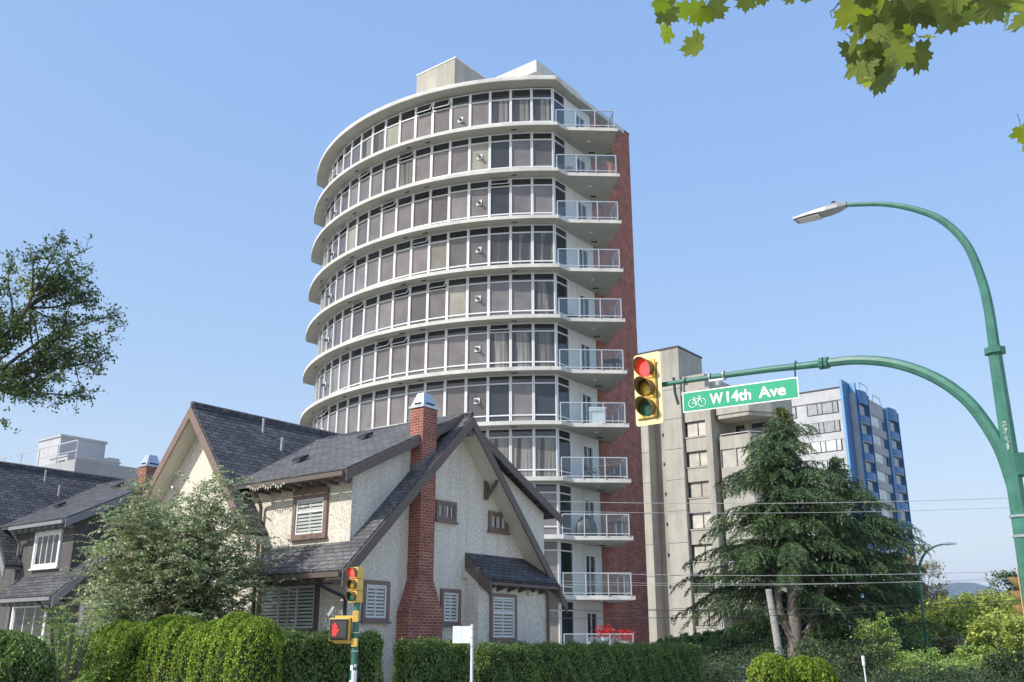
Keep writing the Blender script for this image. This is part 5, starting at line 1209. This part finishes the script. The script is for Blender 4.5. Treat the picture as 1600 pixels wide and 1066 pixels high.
# maple branches hanging in from above
def maple():
    rng = np.random.default_rng(5); root = empty('maple_tree', (4.6, 1.0, 0), 0, 'maple tree with broad lobed leaves hanging in at the top right', 'tree'); O = np.array([4.6, 1.0, 0])
    # five-lobed outline with teeth (unit size)
    half = [(0, -.42), (.10, -.44), (.30, -.52), (.36, -.40), (.56, -.40), (.50, -.24), (.62, -.12), (.80, .02), (.66, .06), (.70, .22), (.50, .16), (.40, .20), (.44, .40), (.34, .42), (.34, .62), (.22, .54), (.12, .66), (0, 1.0)]
    half = [(0, -.38), (.10, -.46), (.30, -.60), (.34, -.50), (.52, -.54), (.54, -.40), (.56, -.28), (.72, -.24), (.98, -.16), (.84, -.04), (.88, .14), (.70, .16), (.56, .20), (.58, .34), (.74, .60), (.54, .58), (.50, .76), (.36, .64), (.26, .60), (.20, .80), (.08, .84), (0, 1.06)]
    out = half + [(-x, y) for x, y in reversed(half[1:-1])]
    nO = len(out); V, Fc = [], []
    def leaf(c, size, nrm, tipd, mb):
        n_ = nrm / np.linalg.norm(nrm); t = tipd - n_ * tipd.dot(n_); t /= np.linalg.norm(t); b = np.cross(t, n_)
        base = len(mb.v); curl = rng.uniform(.05, .22)
        mb.v.append(tuple(c + n_ * size * .0))
        for x, y in out: mb.v.append(tuple(c + b * x * size * .5 + t * y * size * .5 - n_ * size * curl * (x * x + y * y * .4) * .5))
        for i in range(nO): mb.f.append((base, base + 1 + i, base + 1 + (i + 1) % nO)); mb.m.append(0)
        # stalk
        return c - t * size * .2
    g, l_, tw_ = MB(), MB(), MB()
    def cl(px, py, n, sx, sy, size, mb, Y=3.9, face=.6, hang=.8):
        for i in range(n):
            c = np.array(at(px + rng.normal(0, sx), py + rng.normal(0, sy), Y + rng.uniform(-.25, .25))) - O
            nrm = np.array([rng.normal(0, .5), -1.0 * face + rng.normal(0, .35), -.55 + rng.normal(0, .4)]); tip = np.array([rng.normal(0, .6), rng.normal(0, .3), -hang])
            e = leaf(c, 1.28 * size * rng.uniform(.8, 1.15), nrm, tip, mb)
            tw_.tube([e, e + np.array([rng.normal(0, .01), 0, .035]), e + np.array([rng.normal(0, .02), 0, .07])], .0016, 4)
    spec = [(1088, 72, 36, .165, g), (1068, 12, 20, .11, l_), (1095, 18, 22, .12, l_), (1042, 52, 14, .09, l_), (1030, 5, 12, .10, l_), (1112, 14, 14, .13, g), (1040, 20, 8, .12, g), (1168, -3, 10, .10, g), (1190, -6, 10, .09, g), (1235, -8, 8, .08, g), (1258, -5, 8, .06, g)]
    for px, py, _, sz, mb in spec: cl(px, py, 1, 1, 1, sz, mb)
    for px, py, sz in ((1335, 60, .15), (1328, 85, .13), (1345, 100, .15), (1380, 120, .14), (1362, 118, .13), (1395, 112, .13), (1432, 90, .14), (1445, 62, .11), (1410, 92, .12), (1370, 80, .15), (1350, 35, .16), (1385, 50, .16), (1395, 25, .17), (1360, 10, .17), (1330, 15, .15), (1425, 20, .17), (1410, 50, .15), (1340, 50, .13), (1455, 18, .15), (1470, 5, .15), (1488, 22, .16), (1528, 22, .18), (1512, 8, .16), (1548, 8, .15), (1572, 18, .17), (1592, 5, .16), (1605, 25, .16), (1440, -2, .17), (1380, -5, .17), (1350, -12, .17), (1405, -8, .16), (1495, -6, .16), (1560, -10, .17), (1380, 98, .13), (1355, 75, .13), (1400, 75, .14)):
        cl(px, py, 1, 3, 3, sz, g)
    for px, py, sz in ((1600, 205, .10), (1608, 222, .10), (1420, 46, .05), (1352, 20, .09), (1340, 8, .09)): cl(px, py, 1, 1, 1, sz, l_ if px != 1602 else g)
    go = g.build('leaves', M['maple'], root, recalc=False); lo2 = l_.build('yellow_leaves', M['maplel'], root, recalc=False)
    A = lambda x, y, Y=3.95: np.array(at(x, y, Y)) - O
    for pts, r in (((A(1750, -220), A(1600, -90), A(1450, -25), A(1370, 20), A(1360, 90)), .012), ((A(1450, -25), A(1300, -60), A(1160, -40), A(1080, -10), A(1085, 40)), .008), ((A(1600, -90), A(1560, -20), A(1520, 5)), .008), ((A(1310, 5), A(1303, 15), A(1297, 18), A(1300, 28)), .004), ((A(1370, 20), A(1330, 0), A(1308, 8)), .005), ((A(1750, -220), A(1700, 60), A(1640, 190), A(1600, 210)), .008)):
        tw_.tube(pts, [r * (1 - .6 * i / (len(pts) - 1)) for i in range(len(pts))], 6)
    tw_.build('twigs', M['barkd'], root)
    tr = MB(); tr.tube([(0, 0, 0), (.1, 0, 2.5), (.0, .2, 5.0), tuple(A(1750, -220))], [.3, .24, .14, .015], 10); tr.build('trunk', M['bark'], root, smooth=True)
maple()

# iron handrail by the grey house steps
hr = MB(); a_, b_ = at(70, 1066, 23), at(150, 1035, 23.5)
for d in (0, -.35): hr.tube([a_ + Vector((0, 0, d)), b_ + Vector((0, 0, d))], .02, 6)
for i in range(9): p = a_.lerp(b_, i / 8); hr.tube([p, Vector((p.x, p.y, p.z - .9))], .012, 6)
tag(hr.build('handrail', M['black']), 'black iron stair handrail between the dark round bush and the cedar hedge', 'handrail')

# ------------------------------------------------------------------ haze
hz = MB(); hz.box(-6000, 7000, -60, 11200, -21.2, 700)
t = NT('haze'); t.t.nodes.remove(t.p); pv_ = t.n('ShaderNodeVolumePrincipled'); pv_.inputs['Color'].default_value = (.56, .75, 1, 1); pv_.inputs['Density'].default_value = 8e-5; pv_.inputs['Anisotropy'].default_value = 0
t.l(pv_.outputs[0], t.out.inputs['Volume'])
tag(hz.build('haze', t.m), kind='stuff')
